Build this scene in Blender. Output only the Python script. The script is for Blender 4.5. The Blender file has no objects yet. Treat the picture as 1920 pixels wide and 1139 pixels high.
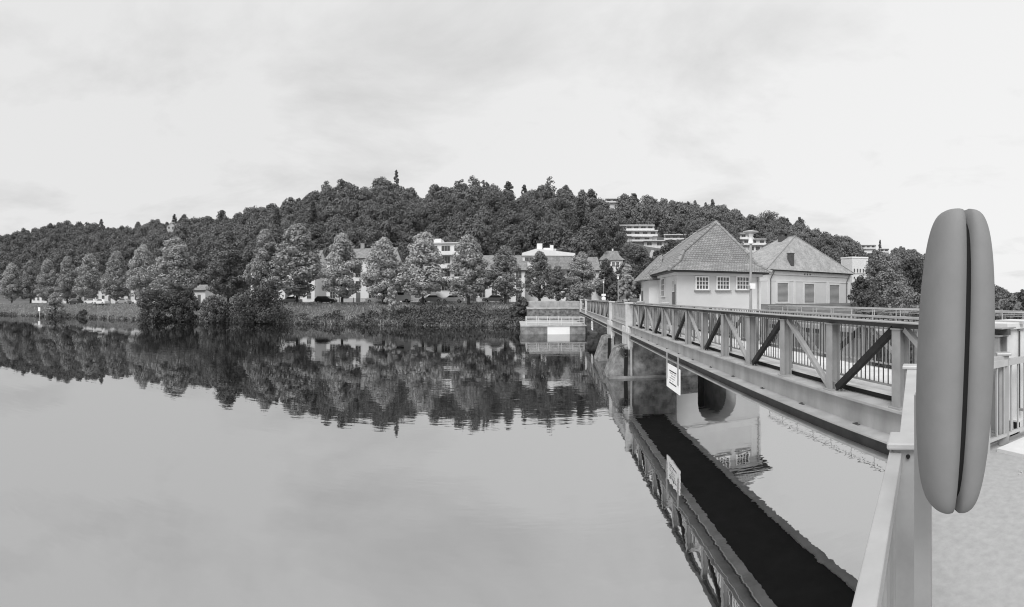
import bpy, bmesh, math, random
import numpy as np
from mathutils import Vector, Matrix

random.seed(7)
S = bpy.context.scene
C = S.collection
PI = math.pi
R = math.radians
EYE = 4.4            # eye height above the river (river surface is z = 0)
F = 905.0            # photograph pixels per radian of the swing-lens panorama
HY = 558.0           # horizon row in the photograph

# ---------------------------------------------------------------- camera
cam = bpy.data.cameras.new('camera')
cam.type = 'PANO'
cam.panorama_type = 'CENTRAL_CYLINDRICAL'
cam.central_cylindrical_range_u_min = -960 / F
cam.central_cylindrical_range_u_max = 960 / F
cam.central_cylindrical_range_v_min = -(1139 - HY) / F
cam.central_cylindrical_range_v_max = HY / F
cam.central_cylindrical_radius = 1.0
cam.clip_start = 0.05
cam.clip_end = 6000
co = bpy.data.objects.new('camera', cam)
co.location = (0, 0, EYE)
co.rotation_euler = (PI / 2, 0, 0)
C.objects.link(co)
S.camera = co

# ---------------------------------------------------------------- render + sky + sun
S.render.engine = 'CYCLES'
S.view_settings.view_transform = 'Standard'
S.view_settings.look = 'None'
S.view_settings.exposure = 0.0
S.view_settings.gamma = 1.0
S.cycles.max_bounces = 6
S.cycles.diffuse_bounces = 2
S.cycles.glossy_bounces = 3
S.cycles.transmission_bounces = 3
S.cycles.transparent_max_bounces = 8
S.cycles.use_denoising = True
S.cycles.filter_width = 1.1
SUN_EL, SUN_AZ = R(48), R(215)      # azimuth measured clockwise from +Y
W = bpy.data.worlds.new('World')
S.world = W
W.use_nodes = True
nt = W.node_tree
for n in list(nt.nodes):
    nt.nodes.remove(n)
def N(tree, kind, **kw):
    n = tree.nodes.new(kind)
    for k, v in kw.items():
        setattr(n, k, v)
    return n
out = N(nt, 'ShaderNodeOutputWorld')
bg = N(nt, 'ShaderNodeBackground'); bg.inputs[1].default_value = 0.1
sky = N(nt, 'ShaderNodeTexSky', sky_type='NISHITA', sun_disc=False)
sky.sun_elevation = SUN_EL; sky.sun_rotation = SUN_AZ
sky.air_density = 1.0; sky.dust_density = 4.0; sky.ozone_density = 1.0
bw = N(nt, 'ShaderNodeRGBToBW')
nt.links.new(sky.outputs[0], bw.inputs[0])
geo = N(nt, 'ShaderNodeTexCoord')
sep = N(nt, 'ShaderNodeSeparateXYZ'); nt.links.new(geo.outputs['Generated'], sep.inputs[0])
# cloud deck: vector / (z + .12) gives clouds that flatten towards the horizon
za = N(nt, 'ShaderNodeMath', operation='MAXIMUM'); nt.links.new(sep.outputs[2], za.inputs[0]); za.inputs[1].default_value = 0.0
zb = N(nt, 'ShaderNodeMath', operation='ADD'); nt.links.new(za.outputs[0], zb.inputs[0]); zb.inputs[1].default_value = 0.16
dv = N(nt, 'ShaderNodeVectorMath', operation='DIVIDE')
cx = N(nt, 'ShaderNodeCombineXYZ')
for i in range(3):
    nt.links.new(zb.outputs[0], cx.inputs[i])
nt.links.new(geo.outputs['Generated'], dv.inputs[0]); nt.links.new(cx.outputs[0], dv.inputs[1])
n1 = N(nt, 'ShaderNodeTexNoise'); n1.inputs['Scale'].default_value = 1.15; n1.inputs['Detail'].default_value = 9; n1.inputs['Roughness'].default_value = 0.58
n1.inputs['Distortion'].default_value = 0.3
nt.links.new(dv.outputs[0], n1.inputs[0])
mr = N(nt, 'ShaderNodeMapRange'); nt.links.new(n1.outputs[0], mr.inputs[0])
mr.inputs[1].default_value = 0.50; mr.inputs[2].default_value = 0.72; mr.inputs[3].default_value = 1.0; mr.inputs[4].default_value = 0.80
# the cloud is thinner (brighter) on the right-hand side of the view
mx = N(nt, 'ShaderNodeMapRange'); nt.links.new(sep.outputs[0], mx.inputs[0])
mx.inputs[1].default_value = -0.5; mx.inputs[2].default_value = 0.9; mx.inputs[3].default_value = 8.4; mx.inputs[4].default_value = 9.5
ml = N(nt, 'ShaderNodeMath', operation='MULTIPLY'); nt.links.new(mr.outputs[0], ml.inputs[0]); nt.links.new(mx.outputs[0], ml.inputs[1])
mixc = N(nt, 'ShaderNodeMix', data_type='FLOAT'); mixc.inputs[0].default_value = 0.93
nt.links.new(bw.outputs[0], mixc.inputs[2]); nt.links.new(ml.outputs[0], mixc.inputs[3])
nt.links.new(mixc.outputs[0], bg.inputs[0]); nt.links.new(bg.outputs[0], out.inputs[0])

sl = bpy.data.lights.new('sun', 'SUN'); sl.energy = 2.8; sl.angle = R(32)
so = bpy.data.objects.new('sun', sl); C.objects.link(so)
sd = Vector((math.sin(SUN_AZ) * math.cos(SUN_EL), math.cos(SUN_AZ) * math.cos(SUN_EL), math.sin(SUN_EL)))
so.rotation_euler = sd.to_track_quat('Z', 'Y').to_euler()
so.location = sd * 200

# ---------------------------------------------------------------- materials (the photograph is black and white)
def mat(name, v, rough=0.8, var=0.15, scale=3.0, bump=0.0, metal=0.0, spec=0.3, stretch=(1, 1, 1), detail=6, lo=None):
    m = bpy.data.materials.new(name); m.use_nodes = True
    t = m.node_tree; b = t.nodes['Principled BSDF']
    b.inputs['Roughness'].default_value = rough
    b.inputs['Metallic'].default_value = metal
    b.inputs['Specular IOR Level'].default_value = spec
    tc = N(t, 'ShaderNodeTexCoord'); mp = N(t, 'ShaderNodeMapping'); mp.inputs['Scale'].default_value = stretch
    t.links.new(tc.outputs['Object'], mp.inputs[0])
    nz = N(t, 'ShaderNodeTexNoise'); nz.inputs['Scale'].default_value = scale; nz.inputs['Detail'].default_value = detail; nz.inputs['Roughness'].default_value = 0.6
    t.links.new(mp.outputs[0], nz.inputs[0])
    rmp = N(t, 'ShaderNodeMapRange'); t.links.new(nz.outputs[0], rmp.inputs[0])
    rmp.inputs[1].default_value = 0.3; rmp.inputs[2].default_value = 0.7
    rmp.inputs[3].default_value = v * (1 - var) if lo is None else lo; rmp.inputs[4].default_value = v * (1 + var)
    cb = N(t, 'ShaderNodeCombineColor')
    for i in range(3):
        t.links.new(rmp.outputs[0], cb.inputs[i])
    t.links.new(cb.outputs[0], b.inputs['Base Color'])
    if bump:
        bp = N(t, 'ShaderNodeBump'); bp.inputs['Strength'].default_value = bump; bp.inputs['Distance'].default_value = 0.02
        t.links.new(nz.outputs[0], bp.inputs['Height']); t.links.new(bp.outputs[0], b.inputs['Normal'])
    return m

def leaf_mat(name, v, var=0.35, patch=0.35):
    m = bpy.data.materials.new(name); m.use_nodes = True
    t = m.node_tree
    for n in list(t.nodes):
        t.nodes.remove(n)
    o = N(t, 'ShaderNodeOutputMaterial')
    g = N(t, 'ShaderNodeNewGeometry'); oi = N(t, 'ShaderNodeObjectInfo')
    tc = N(t, 'ShaderNodeTexCoord')
    nz = N(t, 'ShaderNodeTexNoise'); nz.inputs['Scale'].default_value = patch; nz.inputs['Detail'].default_value = 4
    t.links.new(tc.outputs['Object'], nz.inputs[0])
    a = N(t, 'ShaderNodeMath', operation='ADD'); t.links.new(g.outputs['Random Per Island'], a.inputs[0]); t.links.new(oi.outputs['Random'], a.inputs[1])
    a2 = N(t, 'ShaderNodeMath', operation='ADD'); t.links.new(a.outputs[0], a2.inputs[0]); t.links.new(nz.outputs[0], a2.inputs[1])
    r = N(t, 'ShaderNodeMapRange'); t.links.new(a2.outputs[0], r.inputs[0])
    r.inputs[1].default_value = 0.4; r.inputs[2].default_value = 2.1; r.inputs[3].default_value = v * (1 - var); r.inputs[4].default_value = v * (1 + var)
    cb = N(t, 'ShaderNodeCombineColor')
    for i in range(3):
        t.links.new(r.outputs[0], cb.inputs[i])
    d = N(t, 'ShaderNodeBsdfDiffuse'); tr = N(t, 'ShaderNodeBsdfTranslucent'); mx = N(t, 'ShaderNodeMixShader'); mx.inputs[0].default_value = 0.2
    t.links.new(cb.outputs[0], d.inputs[0]); t.links.new(cb.outputs[0], tr.inputs[0])
    t.links.new(d.outputs[0], mx.inputs[1]); t.links.new(tr.outputs[0], mx.inputs[2]); t.links.new(mx.outputs[0], o.inputs[0])
    return m

M = {}
M['steel'] = mat('painted_steel', 0.31, 0.55, 0.18, 2.5, 0.1)
M['steel_dark'] = mat('dark_and_shaded_steel', 0.08, 0.6, 0.25, 3)  # dark steel; also stands in for shade on lower web and top chord
M['steel_pale'] = mat('galvanised_steel', 0.36, 0.45, 0.12, 6, metal=0.3)
M['girder'] = mat('weathered_girder_paint', 0.37, 0.6, 0.22, 2.2, 0.3, stretch=(1, 1, 0.35), detail=10)
M['rail'] = mat('handrail_steel', 0.45, 0.45, 0.12, 4, metal=0.2)
M['deck'] = mat('deck_concrete', 0.68, 0.9, 0.12, 2.5, 0.2)
M['stone'] = mat('river_stone', 0.17, 0.9, 0.75, 2.2, 0.8, detail=10)
M['stone_pale'] = mat('pale_pillar_concrete', 0.5, 0.9, 0.2, 2.0, 0.3, detail=10)
M['concrete'] = mat('weathered_concrete', 0.33, 0.9, 0.3, 1.2, 0.4, detail=10)
M['stone_mid'] = mat('mottled_quay_stone', 0.2, 0.9, 0.5, 1.5, 0.4, detail=10)
M['slab'] = mat('weathered_slab', 0.4, 0.9, 0.25, 1.5, 0.3, detail=10)
M['concrete_pale'] = mat('pale_concrete', 0.62, 0.9, 0.14, 2.0, 0.2)
M['wall'] = mat('pale_render', 0.58, 0.9, 0.05, 0.8, 0.15, detail=8)
M['wall2'] = mat('white_render', 0.74, 0.9, 0.06, 0.5)
M['trim'] = mat('pale_trim', 0.62, 0.8, 0.06, 1.0)
M['trim_dark'] = mat('eave_gutter', 0.07, 0.6, 0.2, 2.0)
M['glass'] = mat('window_glass', 0.06, 0.12, 0.3, 1.0, spec=0.7)
M['louver'] = mat('grey_shutter', 0.28, 0.7, 0.1, 1.0)
M['door'] = mat('dark_door', 0.14, 0.6, 0.1, 1.0)
M['asphalt'] = mat('path_surface', 0.35, 0.95, 0.11, 16.0, 0.18, detail=15)
M['road'] = mat('road_asphalt', 0.22, 0.95, 0.1, 2.0)
M['ground'] = mat('bank_soil', 0.12, 1.0, 0.35, 0.6)
M['wood'] = mat('weathered_timber', 0.5, 0.75, 0.1, 9.0, 0.2, stretch=(1, 1, 0.15))
M['grey_plastic'] = mat('grey_plastic_shell', 0.205, 0.75, 0.05, 14, 0.06, detail=10)
M['black'] = mat('black_gap', 0.012, 0.9, 0.1, 2.0)
M['bark'] = mat('bark', 0.06, 0.95, 0.3, 4.0, 0.5)
M['leaf'] = leaf_mat('linden_leaves', 0.345, 0.3)
M['leaf_mid'] = leaf_mat('mid_leaves', 0.18, 0.45)
M['leaf_dark'] = leaf_mat('dark_leaves', 0.10, 0.45)
M['leaf_hill'] = leaf_mat('hillside_leaves', 0.15, 0.35)
M['leaf_wood'] = leaf_mat('woodland_leaves', 0.15, 0.5, 0.11)
M['leaf_conifer'] = leaf_mat('conifer_needles', 0.12, 0.3)
M['leaf_pale'] = leaf_mat('pale_leaves', 0.34, 0.3)
M['grass'] = leaf_mat('bank_grass_blades', 0.30, 0.5)
M['car_white'] = mat('white_car_paint', 0.75, 0.25, 0.02, 1, spec=0.6)
M['car_grey'] = mat('grey_car_paint', 0.3, 0.25, 0.02, 1, spec=0.6)
M['car_black'] = mat('black_car_paint', 0.03, 0.2, 0.02, 1, spec=0.6)
M['tyre'] = mat('tyre_rubber', 0.02, 0.9, 0.1, 5)
M['sign_white'] = mat('sign_white', 0.85, 0.5, 0.02, 4)
M['sign_black'] = mat('sign_black', 0.03, 0.6, 0.05, 4)

def tile_mat(name, v, du, dvv, depth=0.5):
    """roof tiles: offset rows of scallops from two wave textures in the roof's own UVs"""
    m = bpy.data.materials.new(name); m.use_nodes = True
    t = m.node_tree; b = t.nodes['Principled BSDF']; b.inputs['Roughness'].default_value = 0.85; b.inputs['Specular IOR Level'].default_value = 0.2
    uv = N(t, 'ShaderNodeUVMap'); uv.uv_map = 'UVMap'
    br = N(t, 'ShaderNodeTexBrick'); t.links.new(uv.outputs[0], br.inputs[0])
    br.offset = 0.5; br.inputs['Scale'].default_value = 1.0
    br.inputs['Brick Width'].default_value = du; br.inputs['Row Height'].default_value = dvv; br.inputs['Mortar Size'].default_value = 0.012
    br.inputs['Mortar Smooth'].default_value = 0.6
    br.inputs['Color1'].default_value = (v * 1.12,) * 3 + (1,); br.inputs['Color2'].default_value = (v * 0.85,) * 3 + (1,)
    br.inputs['Mortar'].default_value = (v * 0.25,) * 3 + (1,)
    nz = N(t, 'ShaderNodeTexNoise'); nz.inputs['Scale'].default_value = 0.9; nz.inputs['Detail'].default_value = 8; t.links.new(uv.outputs[0], nz.inputs[0])
    rr = N(t, 'ShaderNodeMapRange'); t.links.new(nz.outputs[0], rr.inputs[0]); rr.inputs[1].default_value = .3; rr.inputs[2].default_value = .7; rr.inputs[3].default_value = .78; rr.inputs[4].default_value = 1.15
    vm = N(t, 'ShaderNodeVectorMath', operation='SCALE'); t.links.new(br.outputs[0], vm.inputs[0]); t.links.new(rr.outputs[0], vm.inputs['Scale'])
    t.links.new(vm.outputs[0], b.inputs['Base Color'])
    # each row tilts up towards its lower edge: height saw-tooth
    sp = N(t, 'ShaderNodeSeparateXYZ'); t.links.new(uv.outputs[0], sp.inputs[0])
    dvn = N(t, 'ShaderNodeMath', operation='DIVIDE'); t.links.new(sp.outputs[1], dvn.inputs[0]); dvn.inputs[1].default_value = dvv
    fr = N(t, 'ShaderNodeMath', operation='FRACT'); t.links.new(dvn.outputs[0], fr.inputs[0])
    sb = N(t, 'ShaderNodeMath', operation='SUBTRACT'); sb.inputs[0].default_value = 1; t.links.new(fr.outputs[0], sb.inputs[1])
    mu = N(t, 'ShaderNodeMath', operation='MULTIPLY_ADD'); t.links.new(br.outputs['Fac'], mu.inputs[0]); mu.inputs[1].default_value = -0.6; t.links.new(sb.outputs[0], mu.inputs[2])
    bp = N(t, 'ShaderNodeBump'); bp.inputs['Strength'].default_value = depth; bp.inputs['Distance'].default_value = 0.06
    t.links.new(mu.outputs[0], bp.inputs['Height']); t.links.new(bp.outputs[0], b.inputs['Normal'])
    return m
M['tile'] = tile_mat('large_roof_tiles', 0.285, 0.18, 0.155, 0.7)
M['tile_fine'] = tile_mat('fine_roof_tiles', 0.37, 0.22, 0.2, 0.15)
M['ridge'] = mat('ridge_tile', 0.26, 0.85, 0.25, 3.0)
M['under_shade'] = mat('under_deck_shade', 0.02, 0.9, 0.3, 2.0)  # near-black colour standing in for the shade beneath the deck
M['brace_shaded'] = mat('shaded_brace', 0.022, 0.7, 0.4, 6.0)  # shaded copy of the brace steel, shade put into the colour
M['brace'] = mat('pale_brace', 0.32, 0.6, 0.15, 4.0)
M['tile_grey'] = tile_mat('grey_roof_tiles', 0.26, 0.3, 0.35, 0.4)

# ---------------------------------------------------------------- mesh helpers
def tag(o, label=None, cat=None, group=None, kind=None):
    if label: o['label'] = label
    if cat: o['category'] = cat
    if group: o['group'] = group
    if kind: o['kind'] = kind
    return o

def empty(name, loc=(0, 0, 0), rz=0.0, label=None, cat=None, group=None, kind=None):
    o = bpy.data.objects.new(name, None); C.objects.link(o)
    o.location = loc; o.rotation_euler = (0, 0, rz); o.empty_display_size = 0.3
    return tag(o, label, cat, group, kind)

class MB:
    def __init__(s):
        s.v = []; s.f = []; s.uv = {}
    def box(s, c, d, rz=0.0):
        b = len(s.v); cs, sn = math.cos(rz), math.sin(rz)
        for dz in (-.5, .5):
            for dx, dy in ((-.5, -.5), (.5, -.5), (.5, .5), (-.5, .5)):
                x, y = dx * d[0], dy * d[1]
                s.v.append((c[0] + x * cs - y * sn, c[1] + x * sn + y * cs, c[2] + dz * d[2]))
        for q in ((0, 3, 2, 1), (4, 5, 6, 7), (0, 1, 5, 4), (1, 2, 6, 5), (2, 3, 7, 6), (3, 0, 4, 7)):
            s.f.append(tuple(b + i for i in q))
        return s
    def b2(s, x0, x1, y0, y1, z0, z1):
        return s.box(((x0 + x1) / 2, (y0 + y1) / 2, (z0 + z1) / 2), (abs(x1 - x0), abs(y1 - y0), abs(z1 - z0)))
    def bar(s, p, q, w, h, up=(0, 0, 1)):
        p, q = Vector(p), Vector(q); d = (q - p).normalized(); u = Vector(up)
        sd = d.cross(u)
        if sd.length < 1e-4: sd = d.cross(Vector((1, 0, 0)))
        sd.normalize(); u = sd.cross(d).normalized(); b = len(s.v)
        for e in (p, q):
            for a, c in ((-.5, -.5), (.5, -.5), (.5, .5), (-.5, .5)):
                s.v.append(tuple(e + sd * a * w + u * c * h))
        for k in ((0, 3, 2, 1), (4, 5, 6, 7), (0, 1, 5, 4), (1, 2, 6, 5), (2, 3, 7, 6), (3, 0, 4, 7)):
            s.f.append(tuple(b + i for i in k))
        return s
    def cone(s, p, q, r0, r1, n=10, cap=True):
        p, q = Vector(p), Vector(q); d = (q - p).normalized()
        a = d.cross(Vector((0, 0, 1)))
        if a.length < 1e-3: a = Vector((1, 0, 0))
        a.normalize(); c = d.cross(a); b = len(s.v)
        for e, r in ((p, r0), (q, r1)):
            for i in range(n):
                t = 2 * PI * i / n
                s.v.append(tuple(e + a * math.cos(t) * r + c * math.sin(t) * r))
        for i in range(n):
            j = (i + 1) % n
            s.f.append((b + i, b + j, b + n + j, b + n + i))
        if cap:
            s.f.append(tuple(b + n - 1 - i for i in range(n))); s.f.append(tuple(b + n + i for i in range(n)))
        return s
    def tube(s, p, q, r, n=8):
        return s.cone(p, q, r, r, n)
    def prism(s, poly, z0, z1):
        b = len(s.v); n = len(poly)
        for z in (z0, z1):
            for x, y in poly: s.v.append((x, y, z))
        for i in range(n):
            j = (i + 1) % n; s.f.append((b + i, b + j, b + n + j, b + n + i))
        s.f.append(tuple(b + n - 1 - i for i in range(n))); s.f.append(tuple(b + n + i for i in range(n)))
        return s
    def poly(s, pts):
        b = len(s.v); s.v += [tuple(p) for p in pts]; s.f.append(tuple(range(b, b + len(pts)))); return s
    def slab(s, pts, th):
        """a planar polygon given thickness th along its normal (downwards)"""
        p = [Vector(a) for a in pts]; nrm = (p[1] - p[0]).cross(p[2] - p[0]).normalized()
        if nrm.z < 0: nrm = -nrm; p.reverse()
        b = len(s.v); n = len(p)
        s.v += [tuple(a) for a in p] + [tuple(a - nrm * th) for a in p]
        s.f.append(tuple(b + i for i in range(n))); s.f.append(tuple(b + 2 * n - 1 - i for i in range(n)))
        for i in range(n):
            j = (i + 1) % n; s.f.append((b + j, b + i, b + n + i, b + n + j))
        return s
    def build(s, name, m, parent=None, smooth=False, bevel=0.0, roofuv=False):
        me = bpy.data.meshes.new(name); me.from_pydata(s.v, [], s.f)
        me.materials.append(m); me.validate(); 
        bm = bmesh.new(); bm.from_mesh(me); bmesh.ops.recalc_face_normals(bm, faces=bm.faces)
        if roofuv:
            uvl = bm.loops.layers.uv.new('UVMap')
            for f in bm.faces:
                nn = f.normal; hz = Vector((-nn.y, nn.x, 0))
                if hz.length < 1e-3: hz = Vector((1, 0, 0))
                hz.normalize(); vv = nn.cross(hz)
                for l in f.loops: l[uvl].uv = (l.vert.co.dot(hz), l.vert.co.dot(vv))
        bm.to_mesh(me); bm.free()
        if smooth: me.polygons.foreach_set('use_smooth', [True] * len(me.polygons))
        o = bpy.data.objects.new(name, me); C.objects.link(o)
        if parent: o.parent = parent
        if bevel:
            md = o.modifiers.new('bevel', 'BEVEL'); md.width = bevel; md.segments = 2; md.limit_method = 'ANGLE'
        return o

def copy_tree(o, parent=None, first=True):
    c = o.copy(); C.objects.link(c)
    if parent: c.parent = parent
    for ch in list(o.children): copy_tree(ch, c, False)
    return c

def px(x, y, d):
    """the point at horizontal distance d seen at pixel x, y of the photograph"""
    t = (x - 960) / F
    return Vector((d * math.sin(t), d * math.cos(t), EYE + (HY - y) / F * d))
def pxY(x, y, Y):
    return px(x, y, Y / math.cos((x - 960) / F))

# ---------------------------------------------------------------- terrain
SH = [(-900, 20), (-300, 40), (-105, 61), (-80, 67), (-64, 67), (-49, 69.5), (-38, 72.5), (-13, 74), (0, 73.5), (12, 73), (24, 72), (30, 60), (33, 46), (60, 40), (120, 30), (900, -40)]
def shore(x): return float(np.interp(x, [a for a, _ in SH], [b for _, b in SH]))
SKY = [(-600, 470), (0, 438), (15, 437), (60, 430), (100, 419), (180, 418), (215, 428), (250, 425), (300, 409), (340, 405), (370, 413), (410, 401), (440, 408), (470, 391), (520, 381), (560, 370), (600, 360),
       (620, 349), (660, 345), (690, 346), (715, 338), (765, 354), (800, 359), (815, 352), (850, 349), (885, 342), (915, 345), (950, 352), (980, 354), (1030, 350), (1060, 354), (1100, 359), (1140, 376), (1185, 366),
       (1230, 374), (1280, 379), (1340, 383), (1400, 401), (1440, 403), (1500, 415), (1540, 434), (1580, 446), (1630, 456), (1700, 466), (1730, 472), (1800, 500), (1860, 545), (1920, 552), (2500, 552)]
DR = [(-600, 620), (0, 560), (300, 480), (600, 340), (900, 310), (1200, 330), (1500, 400), (1700, 480), (1900, 420), (2500, 420)]
def ridge(t):
    x = 960 + t * F
    D = float(np.interp(x, [a for a, _ in DR], [b for _, b in DR])); y = float(np.interp(x, [a for a, _ in SKY], [b for _, b in SKY]))
    return D, EYE + (HY - y) / F * D - 13.0
def zt(x, y):
    e = y - shore(x)
    if e <= 0: return max(-2.0, e * 0.5)
    kx = float(np.interp(x, [-115, -45, -20], [0.68, 0.88, 0.97]))
    if e < 2: z = 0.25 * e
    elif e < 11:
        s = (e - 2) / 9; z = 0.5 + 2.9 * (s * s * (3 - 2 * s) * 0.5 + 0.5 * s)
    else: z = 3.4 + min(e - 11, 40) * 0.012
    z *= kx
    if e < 12: z += 0.12 * math.sin(x * 0.7) * math.sin(x * 0.23 + 1) * min(1, e / 3)
    d = math.hypot(x, y); t = math.atan2(x, y)
    t = max(-1.3, min(1.3, t))
    D, zr = ridge(t)
    b = min(128 / max(0.2, math.cos(t)), 0.6 * D) if y > 0 else 0.6 * D
    if d > b:
        s = min(1.0, (d - b) / (D - b))
        z += (zr - z) * (s ** 0.95 * (1 - 0.08 * math.sin(s * PI)))
        if d > D: z -= min((d - D) * 0.12, 60)
    return z
def terrain():
    ts = np.linspace(-1.45, 1.45, 240)
    ds = np.concatenate([np.linspace(38, 66, 14), np.linspace(67, 100, 45), np.linspace(103, 200, 20), np.linspace(208, 640, 50), np.array([700, 800, 1000, 1400, 2200, 3500])])
    vs = []
    for d in ds:
        for t in ts:
            x, y = d * math.sin(t), d * math.cos(t); vs.append((x, y, zt(x, y)))
    nT = len(ts); fs = [(i * nT + j, i * nT + j + 1, (i + 1) * nT + j + 1, (i + 1) * nT + j) for i in range(len(ds) - 1) for j in range(nT - 1)]
    m = MB(); m.v = vs; m.f = fs
    o = m.build('terrain', M['ground'], smooth=True); tag(o, kind='structure')
terrain()

# ---------------------------------------------------------------- river
def water_mat():
    m = bpy.data.materials.new('river_water'); m.use_nodes = True
    t = m.node_tree
    for n in list(t.nodes): t.nodes.remove(n)
    o = N(t, 'ShaderNodeOutputMaterial')
    gl = N(t, 'ShaderNodeBsdfGlossy'); gl.inputs['Color'].default_value = (0.93, 0.93, 0.93, 1); gl.inputs['Roughness'].default_value = 0.012
    df = N(t, 'ShaderNodeBsdfDiffuse'); df.inputs['Color'].default_value = (0.008, 0.008, 0.008, 1)
    lw = N(t, 'ShaderNodeLayerWeight'); lw.inputs['Blend'].default_value = 0.5
    mr = N(t, 'ShaderNodeMapRange'); t.links.new(lw.outputs['Facing'], mr.inputs[0])
    mr.inputs[1].default_value = 0.4; mr.inputs[2].default_value = 0.95; mr.inputs[3].default_value = 0.60; mr.inputs[4].default_value = 0.69
    mx = N(t, 'ShaderNodeMixShader'); t.links.new(mr.outputs[0], mx.inputs[0]); t.links.new(df.outputs[0], mx.inputs[1]); t.links.new(gl.outputs[0], mx.inputs[2])
    t.links.new(mx.outputs[0], o.inputs[0])
    tc = N(t, 'ShaderNodeTexCoord')
    def noise(scale, st, det, dist=0.0, rot=0.0):
        mp = N(t, 'ShaderNodeMapping'); mp.inputs['Scale'].default_value = st; mp.inputs['Rotation'].default_value = (0, 0, rot); t.links.new(tc.outputs['Object'], mp.inputs[0])
        nz = N(t, 'ShaderNodeTexNoise'); nz.inputs['Scale'].default_value = scale; nz.inputs['Detail'].default_value = det; nz.inputs['Distortion'].default_value = dist
        t.links.new(mp.outputs[0], nz.inputs[0]); return nz
    a = noise(1.0, (0.35, 1.3, 1), 3, 0.2, 0.15); b = noise(3.2, (0.5, 1.2, 1), 2, 0.3, -0.2); c = noise(0.05, (1, 1.6, 1), 2)
    # ripples come in patches, calm water between them
    pm = N(t, 'ShaderNodeMapRange'); t.links.new(c.outputs[0], pm.inputs[0]); pm.inputs[1].default_value = 0.42; pm.inputs[2].default_value = 0.62; pm.inputs[3].default_value = 0.3; pm.inputs[4].default_value = 1.15
    s1 = N(t, 'ShaderNodeMath', operation='MULTIPLY_ADD'); t.links.new(b.outputs[0], s1.inputs[0]); s1.inputs[1].default_value = 0.35; t.links.new(a.outputs[0], s1.inputs[2])
    s2 = N(t, 'ShaderNodeMath', operation='MULTIPLY'); t.links.new(s1.outputs[0], s2.inputs[0]); t.links.new(pm.outputs[0], s2.inputs[1])
    bp = N(t, 'ShaderNodeBump'); bp.inputs['Strength'].default_value = 1.0; bp.inputs['Distance'].default_value = 0.0058
    t.links.new(s2.outputs[0], bp.inputs['Height'])
    for q in (gl, df): t.links.new(bp.outputs[0], q.inputs['Normal'])
    return m
w_ = MB().poly([(-1500, -300, 0), (1500, -300, 0), (1500, 600, 0), (-1500, 600, 0)]).build('river', water_mat())
tag(w_, kind='structure')

# ---------------------------------------------------------------- foliage
def leafcloud(rng, centers, radii, per, size, squash=0.8, fill=0.35):
    """leaf quads on clump shells; returns vertices (n*4,3)"""
    allv = []
    for c, r in zip(centers, radii):
        n = max(6, int(per * (r ** 2)))
        d = rng.normal(size=(n, 3)); d /= np.linalg.norm(d, axis=1)[:, None]
        rr = r * (1 - fill * rng.random(n) ** 1.6)
        p = np.array(c) + d * rr[:, None] * np.array([1, 1, squash])
        nr = d + rng.normal(size=(n, 3)) * 0.42 + np.array([0, 0, 0.25]); nr /= np.linalg.norm(nr, axis=1)[:, None]
        a = np.cross(nr, rng.normal(size=(n, 3))); a /= np.linalg.norm(a, axis=1)[:, None]
        b = np.cross(nr, a)
        s = size * (0.6 + 0.8 * rng.random(n))[:, None]
        a = a * s; b = b * s * 0.75
        q = np.stack([p - a, p + b, p + a, p - b], axis=1)
        allv.append(q.reshape(-1, 3))
    return np.concatenate(allv)
def quads_mesh(name, v, m):
    n = len(v) // 4; me = bpy.data.meshes.new(name)
    me.vertices.add(len(v)); me.vertices.foreach_set('co', np.ascontiguousarray(v, dtype=np.float32).ravel())
    me.loops.add(n * 4); me.loops.foreach_set('vertex_index', np.arange(n * 4, dtype=np.int32))
    me.polygons.add(n); me.polygons.foreach_set('loop_start', np.arange(0, n * 4, 4, dtype=np.int32))
    me.update(calc_edges=True); me.materials.append(m); return me
def obj(name, me, parent=None, loc=None):
    o = bpy.data.objects.new(name, me); C.objects.link(o)
    if parent: o.parent = parent
    if loc is not None: o.location = loc
    return o
def crown_v(seed, w, h, z0, shape='oval', per=70, size=0.17, clumps=60, rmin=0.55, rmax=1.1):
    rng = np.random.default_rng(seed); cs = []; rs = []
    for i in range(clumps):
        u = (i + rng.random()) / clumps          # height share
        if shape == 'oval': prof = math.sin(PI * min(1, u * 0.86 + 0.14)) ** 0.62 * (1.12 - 0.35 * u)
        elif shape == 'linden': prof = min(1, .62 + u * 1.7) * min(1, (1 - u) ** .62 * 1.18)
        elif shape == 'cone': prof = (1 - u) ** 0.85 * 1.0 + 0.04
        elif shape == 'round': prof = math.sqrt(max(0.02, 1 - (2 * u - 1) ** 2))
        elif shape == 'column': prof = 0.9 * min(1, (1 - u) * 2.2 + 0.15) * min(1, u * 5 + 0.5)
        elif shape == 'egg': prof = min(1, u * 4 + 0.55) * (1 - u ** 2.2) ** 0.6 + 0.05
        a = rng.random() * 2 * PI; rad = w / 2 * prof * (0.55 + 0.33 * rng.random()) * (0.9 + 0.2 * rng.random())
        r = rmin + (rmax - rmin) * rng.random() * (0.55 + 0.45 * prof)
        r = min(r, 0.35 * w)
        cs.append((rad * math.cos(a), rad * math.sin(a), z0 + r * .6 + u * (h - z0 - r))); rs.append(r)
        if shape in ('oval', 'round', 'egg', 'linden') and i % 3 == 0:   # filling mass nearer the trunk
            cs.append((rad * .35 * math.cos(a + 2), rad * .35 * math.sin(a + 2), z0 + u * (h - z0 - r))); rs.append(r * 1.1)
    return leafcloud(rng, cs, rs, per, size)
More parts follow.
